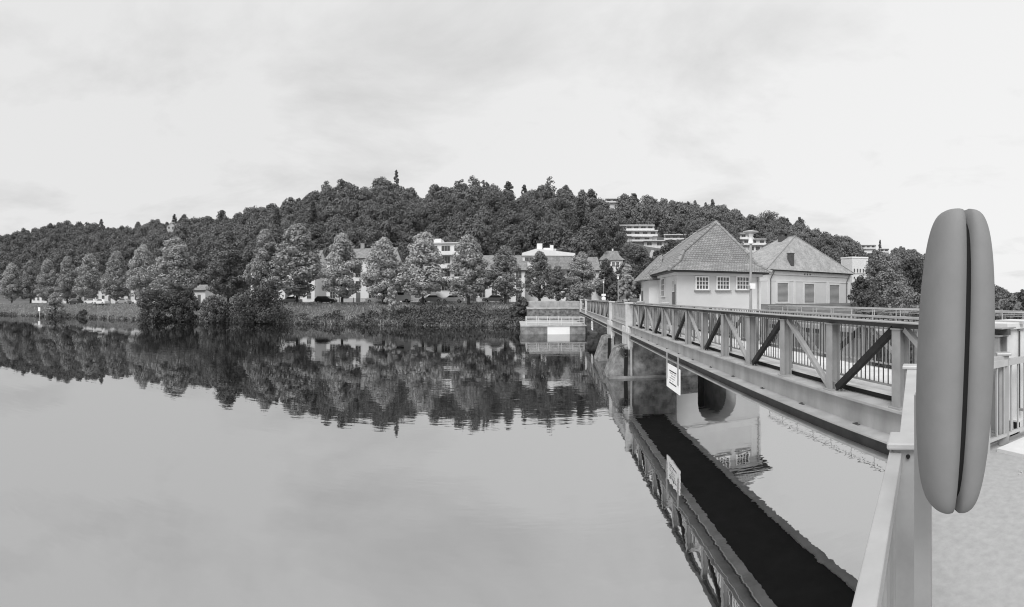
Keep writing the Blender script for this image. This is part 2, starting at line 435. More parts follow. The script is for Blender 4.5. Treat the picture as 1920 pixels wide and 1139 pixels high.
def trunk_mb(h, r, limbs=5, seed=0, spread=1.8):
    rd = random.Random(seed); m = MB()
    z = 0; p = Vector((0, 0, -0.4)); rr = r * 1.25
    for i in range(5):
        q = Vector((rd.uniform(-.06, .06) * (i + 1), rd.uniform(-.06, .06) * (i + 1), h * (i + 1) / 5)); r2 = r * (1 - 0.15 * (i + 1))
        m.cone(p, q, rr, r2, 9, False); p, rr = q, r2
    for k in range(limbs):
        a = 2 * PI * k / limbs + rd.random(); z0 = h * rd.uniform(.45, .9)
        a0 = Vector((0, 0, z0)); mid = a0 + Vector((math.cos(a) * spread * .5, math.sin(a) * spread * .5, spread * .6)); e = mid + Vector((math.cos(a) * spread * .6, math.sin(a) * spread * .6, spread))
        m.cone(a0, mid, r * .4, r * .25, 6, False); m.cone(mid, e, r * .25, r * .06, 6, False)
    return m

# ---------------------------------------------------------------- avenue of lindens on the far bank
AV = [  # px x, top y, crown width px, Y, label, leaf material, trunk
 (22, 494, 46, 78, 'linden cut by the left picture edge at the end of the avenue'),
 (57, 488, 40, 80, 'small round linden second from the left edge, above the pale signpost'),
 (89, 487, 44, 80, 'small linden right above the pyramid shaped pale shrub'),
 (126, 481, 46, 82, 'linden with dark trunk just right of the pale pyramid shrub'),
 (168, 477, 56, 82, 'linden with peaked top standing before the white parked cars on the left'),
 (218, 472, 56, 82, 'linden over the dark parked car, left of the taller linden by the dark bushes'),
 (268, 459, 60, 83, 'linden whose lower right side meets the largest dark waterside bush'),
 (327, 446, 86, 83, 'broad linden directly behind the two left dark waterside bushes'),
 (427, 434, 86, 83, 'dark evenly pointed linden with the low round bush beneath it'),
 (498, 431, 66, 84, 'tall narrow linden behind the right hand dark waterside bush'),
 (557, 422, 102, 84, 'tallest and broadest linden of the avenue with pale foliage'),
 (641, 439, 80, 84, 'linden standing before the low white wall with three tall windows'),
 (719, 446, 76, 84, 'pale open linden right of the grey chimneyed roof, young tree at its foot'),
 (793, 436, 88, 84, 'broad linden left of the white flat roofed block with terraces'),
 (878, 442, 80, 84, 'tall linden right of the white terraced block, trunk above parked cars'),
 (947, 461, 62, 85, 'dark egg shaped linden between two stretches of tiled roof'),
 (1012, 471, 54, 86, 'slim pointed linden before the white house with roof chimneys'),
 (1046, 499, 46, 84, 'lowest tree of the avenue, thin crown between two taller trees'),
 (1090, 473, 60, 86, 'last linden of the avenue, beside the gable house by the bridge end'),
]
protos = []
for i in range(6):
    protos.append(quads_mesh('linden_crown', crown_v(100 + i, 8.2, 13.5, 1.7, 'linden', per=135, size=0.165, clumps=110, rmin=.5, rmax=1.25), M['leaf']))
darkp = [quads_mesh('linden_crown_dark', crown_v(120 + i, 8.2, 13.5, 1.7, 'linden', per=135, size=0.16, clumps=110, rmin=.5, rmax=1.1), M['leaf_mid']) for i in range(2)]
tr_mesh = [trunk_mb(8, .24, 7, s).build('trunk', M['bark']) for s in range(3)]
for o_ in tr_mesh: o_['tmp'] = 1
for i, (x, ty, wpx, Y, lab) in enumerate(AV):
    t = (x - 960) / F; d = Y / math.cos(t); d = min(d, 150)
    X, YY = d * math.sin(t), d * math.cos(t)
    z0 = zt(X, YY); top = EYE + (HY - ty) / F * d; H = top - z0; wd = wpx / F * d
    e = empty('linden_tree', (X, YY, z0), label=lab, cat='tree', group='lindens along the far bank')
    dark = x in (427, 947, 1012, 1046)
    cr = obj('crown', (darkp[i % 2] if dark else protos[i % 6]), e)
    cr.scale = (wd / 6.5, wd / 6.9, H / 13.5); cr.rotation_euler = (0, 0, i * 1.9)
    tk = obj('trunk', tr_mesh[i % 3].data, e); tk.scale = (1, 1, H / 13.6)
for o_ in tr_mesh: bpy.data.objects.remove(o_)

def tree(name, x, ty, wpx, d, shape, m, label, cat='tree', group=None, seed=1, z0f=0.1, size=None, per=60, clumps=40, by=None, trunk=True):
    t = (x - 960) / F; X, Y = d * math.sin(t), d * math.cos(t); z0 = zt(X, Y) if by is None else EYE + (HY - by) / F * d
    H = EYE + (HY - ty) / F * d - z0; wd = wpx / F * d
    k = max(0.35, wd / 7)
    size = size or 0.0011 * d + 0.08
    v = crown_v(seed, wd, H, H * z0f, shape, per=per / (k * k) * 1.2, size=size, clumps=clumps, rmin=.5 * k, rmax=1.15 * k)
    e = empty(name, (X, Y, z0), label=label, cat=cat, group=group)
    obj('crown' if trunk else 'foliage', quads_mesh(name + '_crown', v, m), e)
    trunk_mb(H * .55, max(.05, wd * .02), 5, seed, wd * .2).build('trunk' if trunk else 'stem', M['bark'], e)
    return e
G_B = 'shrubs along the water of the far bank'
tree('shrub', 102, 550, 50, 110, 'linden', M['leaf_pale'], 'pale pyramid shaped shrub on the grassy bank at the left', 'shrub', G_B, 11, 0.0, per=80, clumps=50, trunk=False)
tree('shrub', 296, 543, 80, 89, 'round', M['leaf_dark'], 'largest dark bush hanging over the water, leftmost of the four', 'shrub', G_B, 12, -.12, per=90, clumps=60, trunk=False)
tree('shrub', 348, 546, 62, 88, 'round', M['leaf_dark'], 'dark bush over the water right beside the largest one', 'shrub', G_B, 13, -.12, per=90, clumps=50, trunk=False)
tree('shrub', 404, 555, 66, 85, 'round', M['leaf_mid'], 'low round bush with spread twigs below the dark pointed linden', 'shrub', G_B, 14, -.12, per=90, clumps=50, trunk=False)
tree('shrub', 487, 540, 116, 84, 'egg', M['leaf_dark'], 'widest dark bush at the water, rightmost of the four', 'shrub', G_B, 15, -.05, per=90, clumps=80, trunk=False)
tree('shrub', 975, 556, 34, 76, 'round', M['leaf_dark'], 'dark round shrub at the end of the hedge beside the landing platform', 'shrub', G_B, 17, 0, per=80, clumps=40, trunk=False)
tree('shrub', 157, 582, 20, 108, 'round', M['leaf_dark'], 'tiny dark shrub at the waterline right of the pale pyramid shrub', 'shrub', G_B, 18, 0, per=80, clumps=20, trunk=False)
tree('shrub', 1082, 540, 44, 82, 'round', M['leaf_mid'], 'leafy shrub at the foot of the last linden next to the bridge end', 'shrub', None, 19, 0, per=80, clumps=40, trunk=False)
tree('young_tree', 733, 538, 24, 80, 'round', M['leaf'], 'small young tree at the foot of the pale open linden', 'tree', None, 16, 0.2, per=80, clumps=24)
tree('willow_tree', 1176, 496, 34, 84, 'egg', M['leaf'], 'pale drooping narrow tree behind the bridge lamps', 'tree', None, 21, 0.05, per=110, clumps=60)
tree('broadleaf_tree', 1137, 486, 46, 96, 'egg', M['leaf_dark'], 'dark tree between the gable house and the pale drooping tree', 'tree', None, 22, 0.1, clumps=50)
tree('broadleaf_tree', 1150, 535, 30, 88, 'round', M['leaf_mid'], 'low bushy tree behind the shorter bridge lamp', 'tree', None, 23, 0.1, clumps=40)
tree('broadleaf_tree', 1203, 500, 36, 100, 'egg', M['leaf_dark'], 'dark tree against the left end of the tiled power house', 'tree', None, 24, 0.1, clumps=50)
tree('broadleaf_tree', 1262, 452, 70, 110, 'round', M['leaf_dark'], 'dark bushy tree rising behind the left slope of the tiled roof', 'tree', None, 25, 0.1, clumps=60)
tree('broadleaf_tree', 1232, 470, 36, 104, 'round', M['leaf_dark'], 'dark tree left of the tiled roof annex, below the terraced flats', 'tree', None, 26, 0.1, clumps=50)
tree('broadleaf_tree', 1412, 480, 40, 120, 'round', M['leaf_mid'], 'tree in the notch between the two power house roofs', 'tree', None, 27, 0.1, clumps=50)
GR = 'trees right of the power house'
tree('broadleaf_tree', 1657, 476, 100, 74, 'egg', M['leaf_mid'], 'tallest loose crowned tree right of the pale concrete block', 'tree', GR, 31, 0.02, clumps=110, per=60)
tree('broadleaf_tree', 1612, 520, 56, 70, 'egg', M['leaf_dark'], 'dark tree at the right corner of the hipped power house', 'tree', GR, 32, 0.0, clumps=60)
tree('broadleaf_tree', 1712, 486, 84, 80, 'egg', M['leaf_dark'], 'dark tree touching the left side of the grey rounded housing', 'tree', GR, 33, 0.0, clumps=90)
tree('broadleaf_tree', 1684, 528, 74, 64, 'round', M['leaf_mid'], 'lower tree before the tall loose crowned one', 'tree', GR, 34, -.05, clumps=60)
tree('shrub', 1630, 545, 66, 60, 'round', M['leaf_dark'], 'rounded dark shrub at the foot of the trees right of the power house', 'shrub', GR, 39, -.1, clumps=50, trunk=False)
tree('shrub', 1716, 548, 60, 58, 'round', M['leaf_mid'], 'shrub above the pipe railing next to the grey rounded housing', 'shrub', GR, 40, -.1, clumps=50, trunk=False)
tree('broadleaf_tree', 1775, 505, 90, 70, 'round', M['leaf_dark'], 'broadleaf tree mostly hidden by the grey rounded housing', 'tree', GR, 35, 0.0, clumps=60)
tree('broadleaf_tree', 1862, 534, 70, 66, 'round', M['leaf_mid'], 'low tree just right of the grey rounded housing, behind its edge', 'tree', GR, 36, -.05, clumps=60)
tree('broadleaf_tree', 1898, 550, 40, 72, 'round', M['leaf_mid'], 'lowest tree above the pipe railing on the far right', 'tree', GR, 37, -.05, clumps=50)
tree('broadleaf_tree', 1918, 543, 30, 64, 'round', M['leaf_dark'], 'dark tree cut by the right edge of the view', 'tree', GR, 38, 0.0, clumps=40)

# ---------------------------------------------------------------- hillside wood
def solve_d(x, y, d0=130):
    """distance at which the terrain meets the view ray through pixel x, y"""
    t = (x - 960) / F; d = d0
    while d < 900:
        X, Y = d * math.sin(t), d * math.cos(t)
        if EYE + (HY - y) / F * d <= zt(X, Y): return d
        d += 2
    return None
HB = {'villa': (1146, 503, 14), 'terraces': (1203, 467, 0), 'white_flats': (1413, 474, 0), 'block': (1602, 560, 0), 'left_house': (321, 432, 0), 'r1': (1630, 470, 0), 'r2': (1658, 478, 0), 'top': (1147, 383, 0), 't2': (1265, 455, 0)}
CLEAR = [(1122, 1170, 130, 200), (1158, 1250, 180, 262), (1384, 1442, 200, 330), (1572, 1632, 130, 262), (1610, 1670, 330, 470), (1248, 1285, 200, 250), (310, 334, 380, 470), (1132, 1160, 290, 330)]
hrng = np.random.default_rng(3)
pts = []
for gx in np.arange(-620, 620, 10.5):
    for gy in np.arange(110, 620, 10.5):
        x = gx + hrng.uniform(-4, 4); y = gy + hrng.uniform(-4, 4)
        if y - shore(x) < 60: continue
        d = math.hypot(x, y); t = math.atan2(x, y)
        if abs(t) > 1.13: continue
        D, zr = ridge(t)
        b = min(128 / max(0.2, math.cos(t)), 0.6 * D)
        if d < b + 4 or d > D + 12: continue
        X = 960 + t * F
        if any(a <= X <= c and e <= d <= f for a, c, e, f in CLEAR): continue
        if 1200 < X < 1228 and d < 215 and abs(X - (1206 + (215 - 0) * 0 + (d - 130) * .2)) < 10: continue
        pts.append((d, x, y, X))
pts.sort()
BL = [(1125, 1168, 469, 500, 150), (1160, 1246, 423, 466, 222), (1246, 1286, 441, 450, 222), (1388, 1438, 438, 474, 260), (1576, 1628, 482, 545, 190), (1614, 1666, 459, 474, 395), (313, 330, 417, 432, 430), (1136, 1158, 372, 381, 318), (1203, 1225, 470, 527, 230)]
def fit(d, x, y, X, s, sh, z):
    """shrink or drop a wood tree so that it neither breaks the skyline nor hides a hillside building"""
    lim = float(np.interp(X, [a for a, _ in SKY], [b for _, b in SKY])) - 2 + 5 * math.sin(X * .13) * math.sin(X * .041)
    for (a, b, yt, yb, bd) in BL:
        mg = 5 if a == 1203 else 14 * 150 / d
        if d < bd + 14 and a - mg < X < b + mg: lim = max(lim, yb - 3 + (6 if a < X < b else -4) - (yb - yt) * .45 * (0.5 + .5 * math.sin(X * 1.7 + d)))
    top = HY - (z + 12.5 * s * sh - EYE) / d * F
    if top >= lim: return s, sh
    want = (EYE + (HY - lim) / F * d - z) / 12.5
    k = want / (s * sh)
    if k < .45: return None
    return s * max(.7, k ** .5), sh * k / max(.7, k ** .5)
KS = ['egg', 'round', 'egg', 'linden', 'round', 'egg']
hv = [crown_v(300 + i, 12.5, 12.5, .3, s, per=17, size=0.42, clumps=44, rmin=1.2, rmax=2.3) for i, s in enumerate(KS)]
hm = [quads_mesh('hillside_crown', crown_v(350 + i, 12.0, 12.5, .3, s, per=42, size=0.27, clumps=80, rmin=.8, rmax=1.9), M['leaf_hill']) for i, s in enumerate(KS)]
conv = [crown_v(330, 7, 20, 1, 'cone', per=22, size=0.55, clumps=50, rmin=.8, rmax=1.5)]
conm = quads_mesh('conifer_crown', conv[0], M['leaf_hill'])
tks = trunk_mb(7, .3, 3, 9, 3).build('trunk', M['bark']); tkm = tks.data; bpy.data.objects.remove(tks)
rest = []; cnt = 0; KC = quads_mesh('conifer_crown', crown_v(371, 7.0, 16.5, .3, 'cone', per=60, size=0.26, clumps=90, rmin=.5, rmax=1.3), M['leaf_conifer'])
GH = 'broadleaf trees of the hillside wood'
for i, (d, x, y, X) in enumerate(pts):
    k = int(hrng.integers(0, 6)); s = hrng.uniform(.72, 1.25); a = hrng.uniform(0, 6.28); sh = hrng.uniform(.8, 1.25)
    z = zt(x, y) - .5
    g_ = fit(d, x, y, X, s, sh, z)
    if g_ is None: continue
    s, sh = g_; cnt += 1
    if cnt <= 292:
        e = empty('hillside_tree', (x, y, z), a, 'leafy broadleaf tree of the dense wood on the hillside', 'tree', GH)
        cf = (i * 7) % 41 == 5
        if cf: e['label'] = 'dark conifer standing among the broadleaf trees of the hillside wood'; e['group'] = 'conifers of the hillside wood'; e.name = 'hillside_conifer'
        c = obj('crown', KC if cf else hm[k], e); c.scale = (s, s, s * sh)
        c2 = obj('trunk', tkm, e)
    else:
        v = hv[k]; ca, sa = math.cos(a), math.sin(a)
        q = np.stack([v[:, 0] * ca - v[:, 1] * sa, v[:, 0] * sa + v[:, 1] * ca, v[:, 2] * sh], axis=1) * s + np.array([x, y, z])
        rest.append(q)
wood = obj('woodland', quads_mesh('woodland', np.concatenate(rest), M['leaf_wood']))
tag(wood, 'dense broadleaf wood covering the upper hill to the skyline', 'woodland', kind='stuff')
print('hill trees', len(pts), 'faces', sum(len(r) for r in rest) // 4)
# trees that stand up out of the skyline
def skyline(x, ty, wpx, shape, label, name='skyline_tree', seed=1, m='leaf_hill', dd=0, clumps=30, per=34):
    t = (x - 960) / F; D, zr = ridge(t); d = D + dd
    X, Y = d * math.sin(t), d * math.cos(t); z0 = zt(X, Y); H = EYE + (HY - ty) / F * d - z0; wd = wpx / F * d; kk = wd / 8
    r1 = (.8 if shape != 'cone' else .6) * kk
    v = crown_v(seed, wd, H, H * .15 if shape != 'cone' else H * .05, shape, per=per / (kk * kk), size=.42, clumps=clumps, rmin=r1, rmax=r1 * 1.9)
    e = empty(name, (X, Y, z0), label=label, cat='tree')
    obj('crown', quads_mesh(name, v, M[m]), e); trunk_mb(H * .8, .25, 4, seed, 2).build('trunk', M['bark'], e)
SKT = [
 (743, 319, 14, 'cone', 'tall pointed spruce, the highest tip on the skyline'), (1303, 376, 13, 'cone', 'left of the two slim conifers on the skyline above the tiled roof'),
 (1290, 378, 11, 'cone', 'slim conifer on the skyline left of the tiled roof peak'), (1323, 380, 12, 'cone', 'short conifer on the skyline just left of the paired tips'),
 (1336, 374, 13, 'cone', 'pointed conifer on the skyline right above the tiled roof peak'), (1476, 409, 14, 'cone', 'conifer above the chimney end of the hipped roof'),
 (1499, 407, 14, 'cone', 'conifer on the skyline right of the hipped roof peak'), (1650, 450, 7, 'cone', 'tiny conifer above the white houses at the far right ridge'),
 (327, 402, 12, 'cone', 'pointed tree right above the small white house on the left ridge'), (190, 411, 14, 'cone', 'small pointed tree on the left ridge'),
]
for i, q in enumerate(SKT): skyline(q[0], q[1], q[2] * 1.5, q[3], q[4], 'conifer_tree', 400 + i, clumps=70)
SKB = [(640, 337, 34, 'twin topped leafy tree on the skyline left of the spruce'), (612, 340, 26, 'airy tree on the skyline at the left shoulder of the hill'), (715, 332, 44, 'broad leafy tree touching the spruce on the left'),
 (583, 362, 24, 'small round tree on the left shoulder of the hilltop'), (545, 371, 34, 'round tree where the hilltop begins to rise'), (815, 346, 32, 'round dense tree on the skyline right of the spruce'),
 (862, 336, 30, 'open branched tree left of the tallest hilltop pair'), (888, 331, 34, 'tall open branched tree in the middle of the skyline'), (908, 338, 22, 'thin tree right of the tall open one'),
 (953, 341, 22, 'bushy upright tree on the skyline'), (983, 347, 14, 'small narrow tree on the skyline before the leaning one'), (1032, 332, 28, 'leaning airy tree on top of the hill'), (1062, 348, 26, 'flat topped tree right of the leaning airy one'),
 (1108, 355, 30, 'round tree before the flat hilltop building'), (1188, 363, 24, 'dark upright tree right of the hilltop building'), (1212, 367, 34, 'pale feathery tree on the right skyline'), (1262, 376, 34, 'broad tree left of the conifers'),
 (1378, 394, 34, 'rounded tree above the mushroom lamp'), (1440, 396, 46, 'broad dome shaped tree on the descending ridge'), (415, 394, 26, 'umbrella shaped tree on the left ridge'), (345, 402, 22, 'leafy tree right of the small white ridge house'),
 (125, 414, 30, 'round tree on the far left ridge'), (95, 419, 14, 'ball shaped tree on the far left ridge'), (560, 372, 20, 'low tree at the foot of the hilltop rise')]
for i, q in enumerate(SKB): skyline(q[0], q[1], q[2], 'egg' if i % 3 else 'round', q[3], 'skyline_tree', 430 + i, clumps=24 if i in (1, 6, 7, 8, 11) else 34, per=26 if i in (1, 6, 7, 8, 11, 15) else 40)

# ---------------------------------------------------------------- bank vegetation
def bank_cover():
    rng = np.random.default_rng(5); cs = []; rs = []
    for i in range(1500):
        x = rng.uniform(-39, 3.5); e = rng.uniform(-0.3, 7.2); y = shore(x) + e
        k = float(np.interp(x, [-39, -34, -26, -14, 3.5], [.2, .4, .7, .85, .9])) * (0.75 + .35 * math.sin(x * .55) * math.sin(x * .21 + 2))
        if x < -22 and e > 4 + 2 * math.sin(x): continue
        cs.append((x, y, max(0, zt(x, y)) + rng.uniform(.0, 1.1) * k)); rs.append(rng.uniform(.4, 1.0) * (0.4 + .55 * k))
    for i in range(260):
        x = rng.uniform(-120, -38); e = rng.uniform(-0.2, .8); cs.append((x, shore(x) + e, rng.uniform(0, .5))); rs.append(rng.uniform(.25, .6))
    v = leafcloud(rng, cs, rs, 60, 0.15, 0.75)
    o = obj('undergrowth', quads_mesh('undergrowth', v, M['leaf_dark'])); tag(o, 'tangled dark undergrowth growing on the far bank down to the water', 'undergrowth', kind='stuff')
    # grass: upright blades everywhere on the visible slope
    n = 42000; x = rng.uniform(-125, 26, n); e = rng.uniform(0, 13, n) ** 1.0
    y = np.array([shore(a) for a in x]) + e; z = np.array([zt(a, b) for a, b in zip(x, y)])
    h = rng.uniform(.12, .45, n) * (0.8 + .6 * np.sin(x * .9) * np.sin(y * 1.3 + x * .31)) * np.where(e < 2.5, 1.7, 1.0); w = rng.uniform(.04, .10, n); a = rng.uniform(0, PI, n); lx = rng.normal(size=n) * .15; ly = rng.normal(size=n) * .15
    b0 = np.stack([x - np.cos(a) * w, y - np.sin(a) * w, z - .03], 1); b1 = np.stack([x + np.cos(a) * w, y + np.sin(a) * w, z - .03], 1)
    t0 = np.stack([x + lx + np.cos(a) * w * .3, y + ly + np.sin(a) * w * .3, z + h], 1); t1 = np.stack([x + lx - np.cos(a) * w * .3, y + ly - np.sin(a) * w * .3, z + h], 1)
    v = np.stack([b0, b1, t0, t1], 1).reshape(-1, 3)
    o = obj('grass', quads_mesh('grass', v, M['grass'])); tag(o, 'long meadow grass on the slope of the far bank', 'grass', kind='stuff')
bank_cover()

# promenade road behind the trees
m = MB()
for i in range(40):
    x0 = -140 + i * 4.5; x1 = x0 + 4.5
    def rp(x, o_): y = shore(x) + o_; return (x, y, zt(x, y) + .05)
    m.poly([rp(x0, 13.5), rp(x1, 13.5), rp(x1, 19), rp(x0, 19)])
tag(m.build('road', M['road']), kind='structure')

# ---------------------------------------------------------------- houses on the far bank
def gable_roof(mb, x0, x1, y0, y1, ze, zr, ov=.35, hip=0.0):
    ym = (y0 + y1) / 2; sl = (zr - ze) / ((y1 - y0) / 2); zo = ze - sl * ov
    a, b, c, d = (x0 - ov, y0 - ov, zo), (x1 + ov, y0 - ov, zo), (x1 + ov, y1 + ov, zo), (x0 - ov, y1 + ov, zo)
    e, f = (x0 - ov + hip, ym, zr), (x1 + ov - hip, ym, zr)
    mb.slab([a, b, f, e], .18); mb.slab([c, d, e, f], .18)
    if hip > 0: mb.slab([b, c, f], .18); mb.slab([d, a, e], .18)
WIN = {}
def add_window(parent, x, y, z, w, h, face='front', frame_m='trim', pane_m='glass', bars=(1, 1), th=.06):
    """pane + frame, on a wall facing -y (front), -x (left) or +x (right)"""
    key = (round(w, 2), round(h, 2), frame_m, pane_m, bars)
    if key not in WIN:
        p = MB().b2(-w / 2, w / 2, -.02, .05, 0, h)
        mp = bpy.data.meshes.new('window'); mp.from_pydata(p.v, [], p.f); mp.materials.append(M[pane_m])
        f = MB(); t = .07 if w > .5 else .04
        f.b2(-w / 2 - t, -w / 2, -.07, .05, -t, h + t); f.b2(w / 2, w / 2 + t, -.07, .05, -t, h + t); f.b2(-w / 2, w / 2, -.07, .05, h, h + t); f.b2(-w / 2 , w / 2, -.09, .05, -t, 0)
        for k in range(1, bars[0]): xx = -w / 2 + w * k / bars[0]; f.b2(xx - .02, xx + .02, -.045, 0, 0, h)
        for k in range(1, bars[1]): zz = h * k / bars[1]; f.b2(-w / 2, w / 2, -.04, 0, zz - .02, zz + .02)
        mf = bpy.data.meshes.new('frame'); mf.from_pydata(f.v, [], f.f); mf.materials.append(M[frame_m])
        WIN[key] = (mp, mf)
    mp, mf = WIN[key]
    o = obj('window', mp, parent, (x, y, z)); o.rotation_euler = (0, 0, {'front': 0, 'left': -PI / 2, 'right': PI / 2}.get(face, face if isinstance(face, float) else 0))
    obj('frame', mf, o)
    return o
def house(x0p, x1p, Y, depth, eave_y, ridge_y, label, storeys=3, hip=0.0, wall='wall2', roof='tile_grey', chim=(), cat='house', group='houses behind the avenue', ww=1.1, rz=0.0, winstep=2.6):
    A = pxY(x0p, 558, Y); B = pxY(x1p, 558, Y); x0, x1 = A.x, B.x; w = x1 - x0; xm = (x0 + x1) / 2
    dd = math.hypot(xm, Y); z0 = zt(xm, Y) - .3; ze = EYE + (HY - eave_y) / F * dd; dr = math.hypot(xm, Y + depth / 2); zr = EYE + (HY - ridge_y) / F * dr
    e = empty('house', (xm, Y, z0), rz, label, cat, group)
    g = MB(); h_ = ze - z0; hr = zr - z0 - .2 if hip == 0 else h_ + .01
    for X in (-w / 2, w / 2): g.v += [(X, 0, 0), (X, depth, 0), (X, depth, h_), (X, depth / 2, hr), (X, 0, h_)]
    g.f += [(0, 1, 2, 3, 4), (9, 8, 7, 6, 5)] + [(i, (i + 1) % 5, 5 + (i + 1) % 5, 5 + i) for i in range(5)]
    g.build('wall', M[wall], e)
    r = MB(); gable_roof(r, -w / 2, w / 2, 0, depth, ze - z0, zr - z0, hip=hip); ro = r.build('roof', M[roof], e, roofuv=True)
    for cxp in chim:
        X = pxY(cxp, 558, Y + depth / 2).x - xm
        MB().b2(X - .4, X + .4, depth / 2 - .4, depth / 2 + .4, zr - z0 - .6, zr - z0 + 1.1).b2(X - .48, X + .48, depth / 2 - .48, depth / 2 + .48, zr - z0 + 1.1, zr - z0 + 1.22).build('chimney', M['concrete'], ro)
    sh_ = (ze - z0 - .9) / storeys; nw = int(w // winstep)
    for s in range(storeys):
        for k in range(nw):
            X = -w / 2 + (k + .5) * w / nw
            if s == 0 and k == nw // 2: 
                dr_ = MB().b2(X - .5, X + .5, -.05, .04, .3, 2.5).build('door', M['door'], e); continue
            add_window(e, X, 0, 1.2 + s * sh_, ww, 1.45, bars=(2, 2))
    MB().b2(-w / 2 - .3, w / 2 + .3, -.47, -.36, ze - z0 - .32, ze - z0 - .2).build('gutter', M['trim_dark'], e)
    return e
house(60, 130, 92, 9, 545, 533, 'low pale house hidden behind the small lindens far left', 1)
house(135, 290, 96, 10, 540, 522, 'long pale low building behind the parked cars on the left', 2, chim=(190,))
house(362, 385, 100, 7, 543, 534, 'low white house showing through the gap right of the broad linden', 1)
house(470, 590, 112, 10, 500, 472, 'white house behind the tallest linden, roof edge between the crowns', 4, chim=(500,), winstep=2.8)
house(612, 734, 104, 10, 483, 466, 'white house with long grey chimneyed roof and tall ground floor windows', 4, chim=(680,), ww=1.2)
house(893, 984, 100, 10, 505, 479, 'white house with plain grey tiled roof behind the dark egg shaped linden', 3, chim=(), winstep=2.5)
house(1084, 1124, 96, 9, 505, 482, 'white gable house at the bridge end with a bare corner and steep grey roof', 3, chim=(), winstep=3.2)
house(750, 806, 99, 8, 541, 533, 'low white house between two broad lindens', 1)
# ground floor shop front / garden wall with fence along the road
m = MB()
# white block with terraces
def terraced_block():
    Y = 108; A = pxY(800, 558, Y); B = pxY(872, 558, Y); xm = (A.x + B.x) / 2; w = B.x - A.x; d = math.hypot(xm, Y); z0 = zt(xm, Y) - .3
    zz = lambda y: EYE + (HY - y) / F * d - z0
    e = empty('apartment_block', (xm, Y, z0), 0, 'white flat roofed apartment block with long balcony bands and a roof box', 'building', 'houses behind the avenue')
    MB().b2(-w / 2, w / 2, 0, 11, 0, zz(457)).build('wall', M['wall2'], e)
    MB().b2(-w / 2 - .3, w / 2 + .3, -.4, 11.3, zz(457), zz(455)).build('roof', M['trim'], e)
    MB().b2(-w / 2 + .4, -w / 2 + 3.2, .6, 6, zz(455), zz(447)).build('roof_box', M['wall2'], e)
    for (ya, yb) in ((472, 479), (497, 504), (520, 527)):
        MB().b2(-w / 2 - .1, w / 2 + .1, -1.3, -1.15, zz(yb), zz(ya)).b2(-w / 2 - .1, w / 2 + .1, -1.15, .0, zz(yb), zz(yb) + .15).b2(-w / 2 - .1, -w / 2 + .02, -1.15, 0, zz(yb) + .15, zz(ya)).b2(w / 2 - .02, w / 2 + .1, -1.15, 0, zz(yb) + .15, zz(ya)).build('balcony', M['wall2'], e)
    for ya, yb in ((461, 472), (481, 494), (505, 519), (528, 545)):
        for k in range(3):
            X = -w / 2 + w * (k + .5) / 3; add_window(e, X, 0, zz(yb), 1.9, zz(ya) - zz(yb), bars=(3, 1))
terraced_block()
def white_modern():
    Y = 103; A = pxY(980, 558, Y); B = pxY(1078, 558, Y); xm = (A.x + B.x) / 2; w = B.x - A.x; d = math.hypot(xm, Y); z0 = zt(xm, Y) - .3
    zz = lambda y: EYE + (HY - y) / F * d - z0; xx = lambda x: pxY(x, 558, Y).x - xm
    e = empty('modern_house', (xm, Y, z0), 0, 'white stepped flat roofed house with several roof chimneys behind the slim linden', 'building', 'houses behind the avenue')
    MB().b2(-w / 2, w / 2, 0, 10, 0, zz(478)).build('wall', M['wall2'], e)
    s = MB(); s.poly([(xx(979), -.4, zz(475)), (xx(1006), -.4, zz(467)), (xx(1078), -.4, zz(475)), (xx(1078), -.4, zz(480)), (xx(979), -.4, zz(480))])
    s.poly([(xx(979), 10, zz(475)), (xx(1006), 10, zz(467)), (xx(1078), 10, zz(475)), (xx(1078), 10, zz(480)), (xx(979), 10, zz(480))])
    n = 5
    for i in range(n): j = (i + 1) % n; s.f.append((i, j, n + j, n + i))
    ro = s.build('roof', M['wall2'], e)
    for a, b, t, f in ((1008, 1018, 455, 2), (1034, 1040, 457, 3), (1040.5, 1046, 463, 4)):
        MB().b2(xx(a), xx(b), f, f + 1.4, zz(476), zz(t)).build('chimney', M['wall2'], ro)
    MB().b2(xx(1020), xx(1033), 1.2, 4.5, zz(474), zz(464)).build('dormer', M['wall2'], ro)
    for x in (988, 996): add_window(e, xx(x), 0, zz(491), .8, .9, bars=(2, 1))
    t = MB().slab([(xx(1024), -.25, zz(480)), (xx(1070), -.25, zz(480)), (xx(1070), -1.5, zz(506)), (xx(1026), -1.5, zz(506))], .15).build('lean_to_roof', M['tile_grey'], e, roofuv=True)
    for y_ in (512, 532):
        for k in range(5): add_window(e, -w / 2 + w * (k + .5) / 5, 0, zz(y_ + 8), 1.1, 1.4, bars=(2, 2))
white_modern()
# low parapet fence of the front gardens
for (a, b, lab) in ((612, 700, 'low dark garden fence in front of the white house with tall windows'), (770, 855, 'low dark garden fence behind the parked caravan'), (860, 960, 'low dark garden fence behind the tall linden trunk')):
    A = pxY(a, 558, 95); B = pxY(b, 558, 95); z = zt((A.x + B.x) / 2, 95)
    e = empty('garden_fence', (A.x, 95, z), 0, lab, 'fence', 'garden fences along the road'); L = B.x - A.x
    n = int(L / .16); p = MB()
    for i in range(n): p.b2(i * .16, i * .16 + .05, 0, .04, .05, 1.0)
    p.build('picket_panel', M['steel_dark'], e)
    for i in range(int(L / 3) + 1): MB().b2(i * 3 - .05, i * 3 + .05, .05, .15, 0, 1.1).build('post', M['steel_dark'], e)

